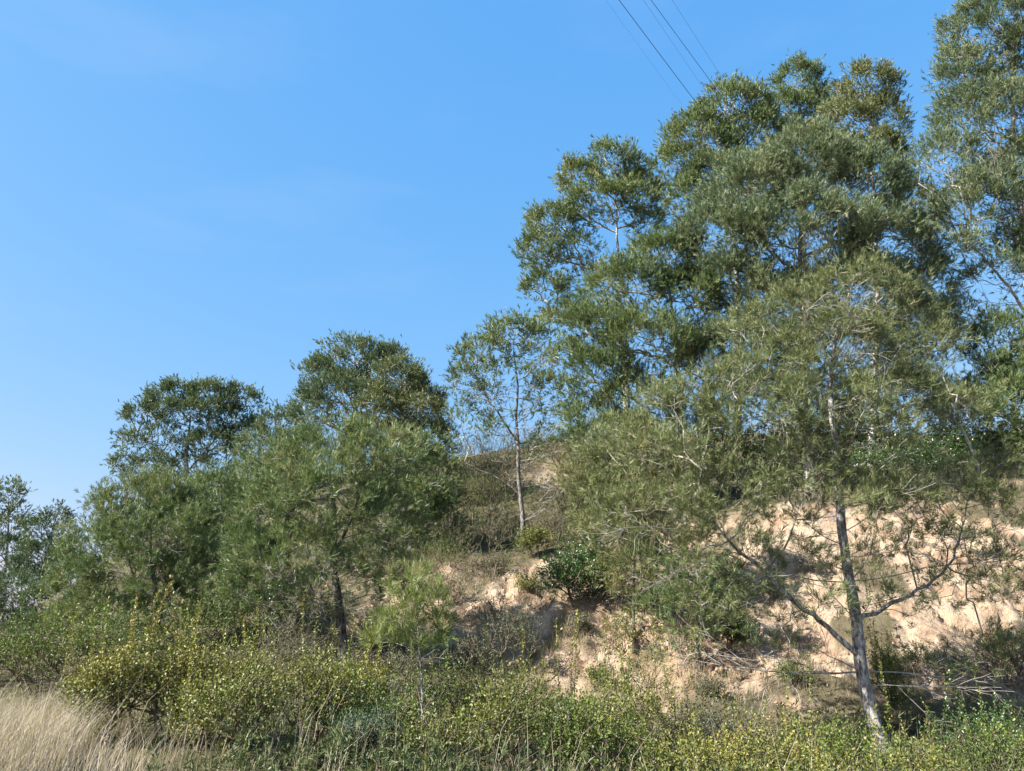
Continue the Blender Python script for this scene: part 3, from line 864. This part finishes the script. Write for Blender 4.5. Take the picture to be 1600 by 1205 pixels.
# ---- the left-hand slope
pine('broad pine with a dark trunk rising straight behind the yellow shrubs', 17.6,
     [(540, 1060), (532, 990), (527, 920), (522, 850), (518, 770), (515, 715)],
     [(515, 695, 85, 36), (445, 735, 70, 44), (520, 740, 90, 40, -.4), (590, 720, 78, 46), (420, 800, 60, 48), (515, 780, 95, 52, -.7), (600, 800, 70, 50), (390, 860, 52, 42), (460, 870, 80, 45, -.5), (580, 880, 62, 42, -.3, .8), (430, 920, 70, 32, -.2, .6), (520, 905, 60, 25, -.6, .45), (385, 930, 55, 36, 0, .8), (600, 925, 45, 28, 0, .6), (470, 950, 50, 22, -.2, .5)],
     117, 'needle_mid', 0.125, 13.0, bark='bark_dark', group=PINES, bare_n=22, bare_len=1.8, bare_z=(.1, .6), tint_mid=.56,
     dead=[((528, 930), (400, 965, -.4), .014), ((530, 950), (640, 985, -.3), .014), ((534, 1010), (420, 1010, -.5), .013), ((535, 1020), (600, 990, -.4), .013)],
     limbs=[dict(pts=[(522, 860), (545, 820, -.3), (560, 780, -.4), (572, 745, -.4)], r=.045), dict(pts=[(521, 850), (490, 820, -.3), (460, 800, -.4)], r=.035)])
pine('pine close behind and right of the broad one, pale twigs at its top', 24.5,
     [(640, 970), (636, 880), (634, 800), (634, 730)],
     [(635, 715, 58, 34), (680, 755, 45, 45), (600, 760, 40, 40), (650, 790, 65, 42), (690, 830, 38, 40, 0, .7), (640, 850, 60, 34, 0, .7)],
     118, 'needle_mid', 0.1, 12.5, group=PINES, bare_n=18, bare_len=1.5, bare_z=(.2, .85), tint_mid=.42)
pine('full pine with several pale stems beside the tall yellow shrub shoots', 19.0,
     [(245, 1040), (243, 980), (240, 910), (236, 850), (238, 780)],
     [(245, 775, 58, 34), (195, 805, 58, 40), (295, 805, 48, 42), (245, 840, 90, 46, -.5), (150, 860, 52, 42), (205, 890, 80, 42, -.5), (300, 885, 52, 48), (125, 920, 50, 40), (170, 945, 65, 34, -.2), (290, 945, 48, 34, 0, .8), (110, 975, 48, 28, 0, .9), (230, 985, 50, 22, -.2, .6), (245, 910, 60, 40, -.7, .7)],
     119, 'needle_mid', 0.085, 13.5, group=PINES, bare_n=26, bare_len=1.5, bare_z=(.1, .9), tint_mid=.55,
     limbs=[dict(pts=[(245, 1000), (225, 950, -.2), (205, 890, -.3), (195, 850, -.3)], r=.04), dict(pts=[(244, 990), (258, 930, -.3), (268, 870, -.3)], r=.045)])
pine('darker pine filling the gap between two lighter pines on the left slope', 23.0,
     [(350, 990), (350, 900), (348, 830), (346, 770)],
     [(345, 775, 45, 30), (320, 810, 35, 38), (375, 810, 42, 40), (345, 860, 55, 45), (340, 930, 55, 42), (380, 960, 45, 30), (320, 975, 45, 28)],
     120, 'needle_mid', 0.1, 9.0, group=PINES, tint_mid=.3, bare_n=8)
pine('spindly pale pine cut by the left edge, standing behind the others', 44.0,
     [(2, 1000), (8, 900), (12, 830), (14, 775)],
     [(14, 772, 26, 20, 0, .8), (30, 800, 18, 20, 0, .7), (-8, 800, 25, 24), (14, 825, 30, 20, 0, .7), (0, 870, 45, 35)],
     121, 'needle_blue', 0.14, 9.0, group=PINES, bare_n=8, tint_mid=.5)
pine('dark slanting pine at the far left beyond the meadow', 40.0,
     [(55, 1000), (65, 920), (78, 850), (88, 805)],
     [(88, 808, 24, 16), (65, 830, 32, 18), (105, 830, 18, 16, 0, .7), (60, 870, 48, 26), (40, 920, 60, 36), (90, 890, 36, 36)],
     122, 'needle_blue', 0.14, 9.5, group=PINES, bare_n=6, tint_mid=.2)
pine('low dark pine filling in beneath the far-left trees beside the meadow', 30.0,
     [(20, 1020), (20, 970), (18, 930)],
     [(20, 930, 50, 30), (70, 950, 45, 34), (-25, 950, 45, 40), (40, 985, 60, 24)],
     123, 'needle_blue', 0.1, 8.0, group=PINES, bare_n=6, tint_mid=.25)
# ---- the sapling
pine('bright green pine sapling with a bleached white stem among the shrubs', 12.0,
     [(662, 1130), (662, 1085), (659, 1040), (656, 990), (654, 930), (652, 905)],
     [(652, 912, 14, 16), (628, 938, 20, 14), (680, 940, 18, 14), (652, 950, 22, 16), (612, 972, 22, 13), (694, 978, 20, 13), (650, 985, 30, 14), (598, 1004, 18, 11), (640, 1012, 26, 11, 0, .8), (700, 1008, 15, 11)],
     124, 'needle_fresh', 0.022, 15.0, name='pine_sapling', long_=1.15, lean_up=1.0, tipr=0.0032, bare_n=14, bare_len=.6, bare_z=(.05, .6), group=None, extra=2, clump=.5, bald=.1)


# ------------------------------------------------------------------ shrubs
def shrub(label, px, Y, w, h, seed, mat='leaf_green', n=420, leaf=(0.043, 0.023), nleaf=7, axis=0.17, cat='shrub', name='leafy_shrub', spikes=0,
          tint_mid=.45, group=None, bare=0, stem_mat='stem', dpx=None, needle=False, tip_r=0.004, sink=0.05, hmul=1.22):
    """w, h in metres; px is the photo column of its foot, Y its distance"""
    r = np.random.default_rng(seed)
    X = at(px, 1040, Y)[0]
    z = hz(X, Y)
    base = np.array([X, Y, z - sink])
    root = empty(name, base)
    tag(root, label, cat, group)
    # several overlapping clumps make an uneven outline
    n = int(n * 1.45); h = h * hmul; k = max(4, int(w * 4.2))
    PP, OO = [], []
    for i in range(k):
        a = r.uniform(0, 6.28); q = r.uniform(0, 0.55) ** .7
        c = base + np.array([math.cos(a) * w * q * .6, math.sin(a) * w * q * .45, h * r.uniform(.38, .72) * (1.1 - .5 * q)])
        ax = np.array([w * .5, w * .42, h * .42]) * r.uniform(.45, .75)
        d = unit(r.normal(size=(n // k, 3)))
        PP.append(c + d * ax * r.uniform(.35, 1.05, (len(d), 1))); OO.append(d)
    P, O = np.concatenate(PP), np.concatenate(OO)
    ok = P[:, 2] > base[2] + 0.06
    P, O = P[ok], O[ok]
    if group == 'leafy shrubs along the roadside': spikes += 3
    if spikes:                                        # tall upright shoots
        for i in range(spikes):
            a = r.uniform(-w * .45, w * .45); b = r.uniform(-w * .25, w * .25)
            top = h * r.uniform(.95, 1.3); zz = np.arange(h * .5, top, .07)
            lean = r.normal(size=2) * .10
            P = np.concatenate([P, base + np.stack([a + lean[0] * zz, b + lean[1] * zz, zz], -1)])
            O = np.concatenate([O, np.tile([[0, 0, 1.0]], (len(zz), 1)) + r.normal(size=(len(zz), 3)) * .25])
    ns = 7
    sd_ = base + np.stack([r.normal(size=ns) * w * .09, r.normal(size=ns) * w * .08, np.full(ns, 0.0)], -1)
    nodes, par = grow(P, sd_, np.full(ns, -1), np.zeros(ns), bf=.45, asc=.5)
    rad, chains, kids, cnt = skeleton_chains(nodes, par, ns, tip_r, .36, rmax=.03)
    v, t = tubes([(nodes[c], rad[c], 3) for c, _ in chains if rad[c[1]] > 1.45 * tip_r or r.random() < .4])
    o = tri_mesh('stems', v, t, M[stem_mat], root, base, smooth=True)
    o['kind'] = 'stuff'
    use = np.arange(len(P))
    if bare: use = use[r.random(len(use)) > bare]
    if len(use):
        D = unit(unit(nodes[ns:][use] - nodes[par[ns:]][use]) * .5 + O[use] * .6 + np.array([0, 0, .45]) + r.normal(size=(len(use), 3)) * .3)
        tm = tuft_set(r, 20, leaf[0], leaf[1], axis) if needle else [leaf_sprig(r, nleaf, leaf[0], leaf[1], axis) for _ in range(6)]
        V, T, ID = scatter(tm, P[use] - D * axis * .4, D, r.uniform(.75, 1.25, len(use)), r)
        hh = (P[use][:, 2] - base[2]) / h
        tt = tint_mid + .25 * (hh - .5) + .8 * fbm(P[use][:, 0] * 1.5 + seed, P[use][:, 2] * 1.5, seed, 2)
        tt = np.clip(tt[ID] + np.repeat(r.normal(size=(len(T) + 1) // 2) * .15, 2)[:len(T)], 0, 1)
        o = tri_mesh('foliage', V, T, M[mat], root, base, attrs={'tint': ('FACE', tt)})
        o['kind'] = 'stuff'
    return root


ROAD = 'leafy shrubs along the roadside'
shrub('yellow-green shrub with orange-tipped upright shoots, at the edge of the straw grass', 245, 11.6, 1.9, 1.42, 201, 'leaf_yellow', 700, spikes=8, tint_mid=.56, group=ROAD)
shrub('low golden shrub leaning into the straw grass at the left end of the shrub row', 165, 11.2, 1.2, 1.15, 202, 'leaf_yellow', 400, tint_mid=.5, group=ROAD, spikes=2)
shrub('yellowing shrub with rusty shoots, second tall one from the straw grass', 330, 11.5, 1.7, 1.32, 203, 'leaf_yellow', 620, spikes=5, tint_mid=.5, group=ROAD)
shrub('bright yellow-green shrub standing lower, in front of the row of rusty shoots', 385, 10.6, 1.7, 1.15, 204, 'leaf_yellow', 540, tint_mid=.45, group=ROAD, spikes=2)
shrub('dense yellow-green shrub in front of the broad pine\'s dark trunk', 470, 11.2, 1.8, 1.35, 205, 'leaf_yellow', 580, tint_mid=.42, group=ROAD, spikes=3)
shrub('brownish green shrub at the foot of the broad pine\'s trunk', 555, 12.4, 1.7, 1.2, 206, 'leaf_green', 520, tint_mid=.7, group=ROAD)
shrub('dark green shrub with a hollow of shade, left of the sapling\'s stem', 590, 11.0, 1.3, 0.85, 207, 'leaf_green', 360, tint_mid=.4, group=ROAD)
shrub('green shrub right of the sapling, below the shaded gully', 735, 12.5, 2.0, 1.4, 208, 'leaf_green', 520, tint_mid=.55, group=ROAD, spikes=2)
shrub('olive shrub below the gully with a yellow crown and dead stalks before it', 800, 11.2, 1.9, 1.3, 209, 'leaf_yellow', 540, tint_mid=.4, group=ROAD, spikes=2)
shrub('deep green shrub with yellow patches in the middle of the bottom edge', 900, 11.0, 1.9, 1.3, 210, 'leaf_green', 540, tint_mid=.62, group=ROAD)
shrub('pale yellow-green feathery shrub at the foot of the sand slope', 985, 12.5, 2.1, 1.45, 211, 'leaf_yellow', 480, tint_mid=.55, group=ROAD, bare=.25, spikes=3)
shrub('grey-green thin shrub tangled with dry branches under the near pine\'s long dead limb', 1095, 12.6, 2.2, 1.15, 212, 'leaf_grey', 520, tint_mid=.5, group=ROAD, bare=.3)
shrub('bright yellow-green low shrub left of the near pine\'s foot', 1150, 11.0, 1.9, .95, 213, 'leaf_yellow', 480, tint_mid=.5, group=ROAD)
shrub('green shrub hiding the near pine\'s foot', 1290, 12.4, 2.0, 1.2, 214, 'leaf_green', 520, tint_mid=.62, group=ROAD)
shrub('yellow-green shrub at the bottom edge, below the near pine\'s trunk', 1400, 10.9, 1.8, .95, 215, 'leaf_yellow', 460, tint_mid=.45, group=ROAD)
shrub('dark leafy shrub in the shade right of the near pine\'s foot', 1480, 12.9, 2.2, 1.3, 216, 'leaf_dark', 540, tint_mid=.5, group=ROAD)
shrub('green shrub in the bottom right corner', 1575, 11.4, 1.9, 1.15, 217, 'leaf_green', 540, tint_mid=.5, group=ROAD)
shrub('low olive shrub filling the bottom edge between two greener ones at the right', 1240, 10.4, 1.5, .80, 218, 'leaf_yellow', 360, tint_mid=.4, group=ROAD)
shrub('low scruffy shrub at the bottom edge right of the sapling', 690, 10.5, 1.5, .72, 219, 'leaf_yellow', 340, tint_mid=.38, group=ROAD, bare=.2)
shrub('low green shrub at the bottom edge below the pale feathery one', 1040, 10.4, 1.5, .66, 220, 'leaf_yellow', 340, tint_mid=.36, group=ROAD)
shrub('grey-green bush between the straw grass and the far-left pines', 60, 15.0, 2.6, 1.25, 221, 'leaf_green', 560, tint_mid=.6, group=ROAD, bare=.2)
shrub('dull green bush at the left edge behind the straw grass', -10, 16.0, 2.6, 1.4, 222, 'leaf_green', 500, tint_mid=.5, group=ROAD, bare=.2)
shrub('bushy green shrub right behind the golden one at the straw grass', 120, 15.5, 2.2, 1.5, 223, 'leaf_green', 500, tint_mid=.45, group=ROAD)
shrub('bluish grey-green feathery bush at the bottom edge left of the sapling', 575, 10.5, 1.0, .75, 224, 'leaf_blue', 300, (.04, .010), tint_mid=.5, group=ROAD)
# hillside shrubs
SL = 'shrubs growing on the sand slope'
shrub('dark glossy round shrub in the middle of the sand slope', 918, 19.3, 2.4, 1.6, 231, 'leaf_dark', 900, (0.06, 0.036), tint_mid=.45, group=SL, sink=.1)
shrub('small yellow-green shrub at the foot of the slim pine\'s trunk', 842, 23.2, 1.1, 0.95, 232, 'leaf_yellow', 300, (0.06, 0.03), tint_mid=.3, group=SL)
shrub('leafy green shrub growing against the near pine\'s trunk', 1385, 14.9, 0.9, 1.5, 233, 'leaf_green', 300, tint_mid=.55, group=SL, spikes=3)
shrub('spreading dark evergreen shrub on the crest of the bank at the right', 1455, 22.9, 3.2, 2.0, 234, 'leaf_dark', 800, (0.07, 0.04), tint_mid=.6, group=SL)
shrub('evergreen shrub at the right end of the bank\'s crest, under the dark pine', 1560, 23.4, 2.6, 1.7, 235, 'leaf_dark', 560, (0.07, 0.04), tint_mid=.5, group=SL)
shrub('grey-green wispy bush beside the shaded gully', 805, 17.2, 1.5, 1.5, 236, 'leaf_grey', 420, (0.045, 0.016), tint_mid=.3, group=SL, bare=.2)
shrub('small mixed green bush in the sand under the near pine\'s left limb', 1155, 17.6, 1.0, .8, 237, 'leaf_green', 260, (0.05, 0.026), tint_mid=.5, group=SL)
shrub('evergreen thicket on the crest behind the near pine\'s trunk', 1290, 24.6, 4.0, 2.6, 251, 'leaf_dark', 440, (0.10, 0.055), tint_mid=.55, group=SL, tip_r=.006)
shrub('evergreen thicket on the crest left of the near pine\'s trunk', 1175, 25.5, 4.0, 2.8, 252, 'leaf_green', 440, (0.10, 0.055), tint_mid=.3, group=SL, tip_r=.006)
shrub('evergreen thicket on the crest behind the low bushy pine', 1050, 26.0, 4.0, 2.8, 253, 'leaf_green', 440, (0.10, 0.055), tint_mid=.25, group=SL, tip_r=.006)
shrub('dark thicket on the crest under the pine with the loose top', 1390, 25.5, 3.6, 2.6, 254, 'leaf_dark', 420, (0.10, 0.055), tint_mid=.45, group=SL, tip_r=.006)
SC = 'green scrub under the left-hand pines'
shrub('dull green scrub bush below the darker gap pine on the left slope', 335, 18.0, 2.2, 1.35, 241, 'leaf_green', 420, (0.055, 0.026), tint_mid=.35, group=SC, bare=.15)
shrub('shaded scrub bush between the gap pine and the broad pine\'s trunk', 425, 18.6, 2.2, 1.4, 242, 'leaf_dark', 420, (0.055, 0.026), tint_mid=.6, group=SC, bare=.15)
shrub('olive scrub bush under the pine with several pale stems', 195, 17.0, 2.2, 1.2, 243, 'leaf_green', 420, (0.055, 0.026), tint_mid=.5, group=SC, bare=.15)
shrub('scrub bush behind the sapling, right of the broad pine\'s trunk', 605, 18.8, 1.9, 1.3, 244, 'leaf_grey', 380, (0.05, 0.02), tint_mid=.3, group=SC, bare=.2)
BK = 'small scrub plants dotted over the bank'
for q_, (lb_, px_, Y_, w_, h_, m_) in enumerate([
    ('small olive scrub plant on the sand left of the near pine\'s left limb', 1215, 18.6, .9, .6, 'leaf_green'), ('little grey scrub plant on the sand between the near pine\'s limbs', 1290, 18.9, .8, .5, 'leaf_grey'),
    ('grey scrub on the sand right of the near pine\'s right limb', 1545, 19.2, 1.2, .7, 'leaf_grey'), ('green scrub high on the sand by the right edge', 1585, 21.2, 1.3, .8, 'leaf_green'),
    ('green scrub near the top of the sand right of the near pine\'s trunk', 1425, 21.3, 1.3, .7, 'leaf_green'), ('grey scrub hanging over the top of the sand above the near pine\'s right limb', 1500, 22.0, 1.5, .7, 'leaf_grey'),
    ('low scrub at the foot of the sand left of the near pine\'s trunk', 1240, 16.4, .9, .45, 'leaf_green'), ('dry olive scrub at the foot of the sand below the small scrubby pine', 1120, 16.2, .9, .45, 'leaf_grey'),
    ('small yellowish scrub on the ridge above the gully', 815, 20.6, .9, .6, 'leaf_yellow'), ('grey scrub in the mouth of the gully', 740, 17.4, 1.5, 1.0, 'leaf_grey'), ('dry twiggy scrub on the shaded wall of the gully', 775, 18.6, 1.2, .9, 'leaf_grey'),
    ('olive scrub at the foot of the sand below the dark glossy shrub', 930, 16.5, .8, .45, 'leaf_green'), ('scrub at the foot of the sand at the right edge', 1590, 16.4, 1.6, 1.0, 'leaf_green'),
    ('scrub plant beside the low bushy pine\'s thin trunk', 985, 17.7, 1.2, .8, 'leaf_green'), ('dark scrub at the base of the bank right of the near pine', 1440, 16.2, 1.5, .9, 'leaf_dark')]):
    shrub(lb_, px_, Y_, w_, h_, 300 + q_, m_, int(110 + 110 * w_), (0.045, 0.018), tint_mid=.45, group=BK, bare=.25, name='scrub_plant', cat='scrub plant')
DRY = 'dry grey bushes on the hillside'
dry = [('dull green and grey bush left of the slim pine\'s trunk', 745, 27.0, 2.6, 2.0), ('leafless grey thicket between the slim pine and the low bushy pine', 885, 26.5, 2.6, 1.6),
       ('fine grey bush on the skyline right of the slim pine', 890, 33.5, 3.0, 1.6), ('tuft of pinkish dry twigs under the dark glossy shrub', 915, 18.3, .6, .55),
       ('dry grey brush on top of the ridge above the gully', 770, 22.0, 1.3, .8), ('pale dry twigs at the upper end of the gully', 905, 21.4, 1.1, .6),
       ('grey tangle of dead twigs left of the broad pine\'s trunk', 430, 15.8, 2.2, 1.3), ('dead grey twigs right of the broad pine\'s trunk', 590, 16.2, 1.6, .9),
       ('grey bare brush in the shade at the right edge of the sand', 1560, 15.8, 2.2, 1.3), ('bare brown brush on the sand below the low bushy pine', 1020, 18.6, 1.6, 1.0),
       ('dull green bush behind the broad pine, under its neighbour', 690, 22.5, 2.2, 1.4), ('dry thicket at the left of the umbrella pine\'s foot', 215, 33.0, 3.0, 1.6),
       ('grey-brown brush low on the slope left of the slim pine\'s foot', 735, 24.0, 2.4, 1.5), ('brown brush at the right of the slim pine\'s foot', 860, 24.6, 2.0, 1.2),
       ('grey brush halfway up between the slim pine and the skyline', 790, 30.0, 3.0, 1.8), ('dark green brush high on the slope beside the round-topped pines', 715, 32.0, 3.2, 2.2),
       ('thin grey brush on the left flank of the sandy ridge', 690, 20.6, 1.8, 1.0),
       ('tall rough brush on the skyline just left of the slim pine', 765, 34.0, 3.4, 2.6), ('tall rough brush on the skyline right of the slim pine, under the leaning pine', 935, 33.0, 3.6, 2.8),
       ('pale brush on the bare knoll behind the slim pine', 840, 36.0, 3.0, 1.8), ('rough green brush on the slope between the slim pine and the broad pine\'s neighbour', 700, 27.5, 3.0, 2.2)]
for i, (lb, px, Y, w, h) in enumerate(dry):
    shrub(lb, px, Y, w, h, 260 + i, 'leaf_green' if i in (0, 10, 15, 17, 18, 20) else 'leaf_grey', int(260 + 160 * w), (0.05, 0.013), nleaf=6, tint_mid=.4, group=DRY, bare=.32, stem_mat='stem', name='dry_bush', cat='bush', tip_r=max(.0028, .00016 * Y))


# ------------------------------------------------------------------ ground cover
def undergrowth():
    r = np.random.default_rng(31)
    n = 2100
    X = r.uniform(-30, 24, n); Y = 12.6 + r.random(n) ** 1.7 * 30
    # a thicker belt of herbs along the toe of the bank
    X = np.concatenate([X, r.uniform(-7, 16, 560)]); Y = np.concatenate([Y, r.uniform(12.2, 15.0, 560)])
    X = np.concatenate([X, r.uniform(-3.6, 8.5, 520)]); Y = np.concatenate([Y, r.uniform(8.7, 11.2, 520)])
    X = np.concatenate([X, r.uniform(-16, -3.5, 520)]); Y = np.concatenate([Y, r.uniform(16.5, 30, 520)])
    X = np.concatenate([X, r.uniform(-7, 5, 1000)]); Y = np.concatenate([Y, r.uniform(21, 39, 1000)])
    s, _ = sand_mask(X, Y)
    den = fbm(X * .5, Y * .5, 91, 3)
    keep = (r.random(len(X)) > s * 1.3 - 0.04) & ~((X > .5) & (X < 9) & (Y > 15.2) & (Y < 17) & (r.random(len(X)) < .7)) & (den > -0.25) & (np.abs(X) < Y * .85 + 2)
    X, Y = X[keep], Y[keep]
    k = 6
    hgt = np.repeat(np.clip(.32 + .5 * fbm(X * .6, Y * .6, 93, 2) + r.normal(size=len(X)) * .12, .12, .8), k)
    rw = np.repeat(r.uniform(.12, .32, len(X)), k)
    XX = np.repeat(X, k) + r.normal(size=len(X) * k) * rw
    YY = np.repeat(Y, k) + r.normal(size=len(X) * k) * rw
    ZZ = height(XX, YY) + hgt * r.uniform(0, 1, len(XX)) ** 1.2
    nn = len(XX)
    tm = tuft_set(r, 9, .11, .017, .14, k=6, spread=(10, 75)) + [leaf_sprig(r, 7, .055, .022, .15) for _ in range(4)]
    D = unit(r.normal(size=(nn, 3)) * .5 + [0, 0, .9])
    V, T, ID = scatter(tm, np.stack([XX, YY, ZZ], -1), D, r.uniform(.8, 1.5, nn) * (.8 + .012 * YY), r)
    tt = np.clip(np.repeat(.45 - .25 * (Y < 11.5) - .15 * (Y > 20) + fbm(X * .8, Y * .8, 92, 3) * 1.3 + r.normal(size=len(X)) * .16, k) + r.normal(size=nn) * .06, 0, 1)
    m = leaf_mat('undergrowth_leaves', [(0, (0.055, 0.08, 0.03)), (0.45, (0.10, 0.125, 0.045)), (0.75, (0.16, 0.15, 0.08)), (1, (0.26, 0.21, 0.14))], trans=.2)
    o = tri_mesh('undergrowth', V, T, m, attrs={'tint': ('FACE', tt[ID])})
    tag(o, 'low scrub and dry herbs covering the slope under the pines', 'undergrowth', kind='stuff')


undergrowth()


def blades(X, Y, Hh, wid, r, lean=(0.25, 0.05), heads=0.0):
    """curved grass blades, three triangles each"""
    n = len(X)
    B = np.stack([X, Y, height(X, Y) - .02], -1)
    a = r.uniform(0, 6.28, n)
    side = np.stack([np.cos(a), np.sin(a), np.zeros(n)], -1) * (wid * r.uniform(.7, 1.3, n))[:, None] * .5
    bend = np.stack([r.normal(size=n) * .34 + lean[0], r.normal(size=n) * .3 + lean[1], np.zeros(n)], -1) * Hh[:, None]
    up = np.array([0, 0, 1.0])
    m_ = B + bend * .3 + up * (Hh * .58)[:, None]
    t_ = B + bend + up * Hh[:, None]
    V = np.stack([B - side, B + side, m_ - side * .8, m_ + side * .8, t_], 1).reshape(-1, 3)
    T = np.array([[0, 1, 3], [0, 3, 2], [2, 3, 4]])[None] + (np.arange(n) * 5)[:, None, None]
    return V, T.reshape(-1, 3)


def dry_grass():
    r = np.random.default_rng(41)
    xs, ys, hs = [], [], []
    # straw meadow at the left
    n = 17000
    X = r.uniform(-12, -5.2, n); Y = r.uniform(8.6, 12.6, n)
    k = (X < -5.6 + .5 * fbm(Y * .8, X * .8, 5, 2)) | (Y < 10.6)
    X, Y = X[k], Y[k]
    h = .50 + .45 * fbm(X * .9, Y * .9, 51, 3) + r.normal(size=len(X)) * .17
    xs.append(X); ys.append(Y); hs.append(np.clip(h, .2, 1.05))
    # fringe along the verge
    n = 6500
    X = r.uniform(-6.5, 9.5, n); Y = r.uniform(8.7, 10.3, n)
    d = fbm(X * .7, Y * .7, 55, 3)
    k = (d + .2 * (X < -4.4) > .09) & ((X < -4) | (r.random(n) < .22))
    X, Y, d = X[k], Y[k], d[k]
    xs.append(X); ys.append(Y); hs.append(np.clip(.30 + .45 * d + r.normal(size=len(X)) * .13 + .10 * (X < -1), .1, .8))
    # stalks between the shrubs
    n = 700
    X = r.uniform(-6, 10, n); Y = r.uniform(9.6, 13.5, n)
    xs.append(X); ys.append(Y); hs.append(r.uniform(.6, 1.25, n))
    X, Y, H = map(np.concatenate, (xs, ys, hs))
    V, T = blades(X, Y, H, .0065, r, lean=(.2, .0))
    tt = np.clip(.55 + .8 * fbm(X * 1.3, Y * 1.3, 57, 3) + r.normal(size=len(X)) * .17, 0, 1)
    o = tri_mesh('dry_grass', V, T, M['straw'], attrs={'tint': ('FACE', np.repeat(tt, 3))})
    tag(o, 'straw-coloured dry grass along the verge and meadow', 'grass', kind='stuff')


dry_grass()


def slope_grass():
    """dry tussocks on the sand"""
    r = np.random.default_rng(43)
    n = 1300
    X = r.uniform(-6, 16.5, n); Y = r.uniform(15.8, 27, n)
    d = fbm(X * .45, Y * .45, 61, 3)
    k = d > -.03
    X, Y = X[k], Y[k]
    XX = np.repeat(X, 26) + r.normal(size=len(X) * 26) * .09
    YY = np.repeat(Y, 26) + r.normal(size=len(X) * 26) * .09
    H = np.repeat(r.uniform(.15, .5, len(X)), 26) * r.uniform(.6, 1.2, len(XX))
    V, T = blades(XX, YY, H, .010, r, lean=(.1, -.25))
    tt = np.clip(np.repeat(r.uniform(.1, .9, len(X)), 26) + r.normal(size=len(XX)) * .1, 0, 1)
    m = leaf_mat('tussock_blades', [(0, (0.14, 0.13, 0.075)), (.5, (0.27, 0.22, 0.155)), (1, (0.36, 0.30, 0.22))], trans=.2, tcol=1.0)
    o = tri_mesh('slope_grass', V, T, m, attrs={'tint': ('FACE', np.repeat(tt, 3))})
    tag(o, 'dry grey-brown grass tussocks dotted over the sand slope', 'grass', kind='stuff')


slope_grass()


def sand_clods():
    r = np.random.default_rng(47)
    n = 6500
    X = r.uniform(-6, 16.5, n); Y = r.uniform(15.8, 24.5, n)
    sm, _ = sand_mask(X, Y)
    k = (sm > .35) & (fbm(X * .9, Y * .9, 48, 3) > -.06)
    X, Y = X[k], Y[k]; n = len(X)
    a = np.array([[1, 0, 0], [-1, 0, 0], [0, 1, 0], [0, -1, 0], [0, 0, 1], [0, 0, -1.0]])
    f = np.array([[0, 2, 4], [2, 1, 4], [1, 3, 4], [3, 0, 4], [2, 0, 5], [1, 2, 5], [3, 1, 5], [0, 3, 5]])
    tm = [(a * r.uniform(.55, 1.2, (6, 1)) + r.normal(size=(6, 3)) * .12, f) for _ in range(8)]
    V, T, ID = scatter(tm, np.stack([X, Y, height(X, Y)], -1), unit(r.normal(size=(n, 3))), .02 + .085 * r.random(n) ** 4, r)
    o = tri_mesh('sand_clods', V, T, bpy.data.materials['sandy_hillside'], attrs={'sand': ('POINT', np.ones(len(V)))})
    tag(o, 'crumbled lumps of sandstone scattered over the bare bank', 'rubble', kind='stuff')


sand_clods()

# ------------------------------------------------------------------ overhead wires
wire_m, N_, L_ = new_mat('weathered_cable')
b_ = N_.new('ShaderNodeBsdfPrincipled'); b_.inputs['Base Color'].default_value = (0.10, 0.11, 0.13, 1); b_.inputs['Roughness'].default_value = .6
b_.inputs['Metallic'].default_value = 0.3
o_ = N_.new('ShaderNodeOutputMaterial'); L_.new(b_.outputs[0], o_.inputs['Surface'])


def wire(label, p0, p1, hgt, rad):
    # both pixels lie on a horizontal line at height hgt
    def hit(px, py):
        d = at(px, py, 10.0) - CAM
        return CAM + d * ((hgt - CAM[2]) / d[2])
    a, b = hit(*p0), hit(*p1)
    d = unit(b - a)
    t = np.linspace(-70, 160, 80)
    P = a + d[None] * t[:, None]
    P[:, 2] += ((t - 5) ** 2) * 0.00035
    v, tr = tubes([(P, np.full(len(P), rad), 6)])
    tag(tri_mesh('power_line', v, tr, wire_m, smooth=True), label, 'power line', 'overhead power lines')


wire('darkest and lowest-left thick overhead wire, ending at the tall pine\'s top', (967, 0), (1082, 153), 27.0, .013)
wire('second dark overhead wire, right of the darkest one', (1017, 0), (1116, 135), 27.0, .011)
wire('faint thin wire running close left of the second dark wire', (1005, 0), (1104, 145), 29.0, .0045)
wire('faint thin overhead wire farthest right of the bundle', (1050, 0), (1135, 132), 29.0, .005)
wire('barely visible overhead wire farthest left of the bundle', (946, 0), (1066, 165), 29.0, .003)
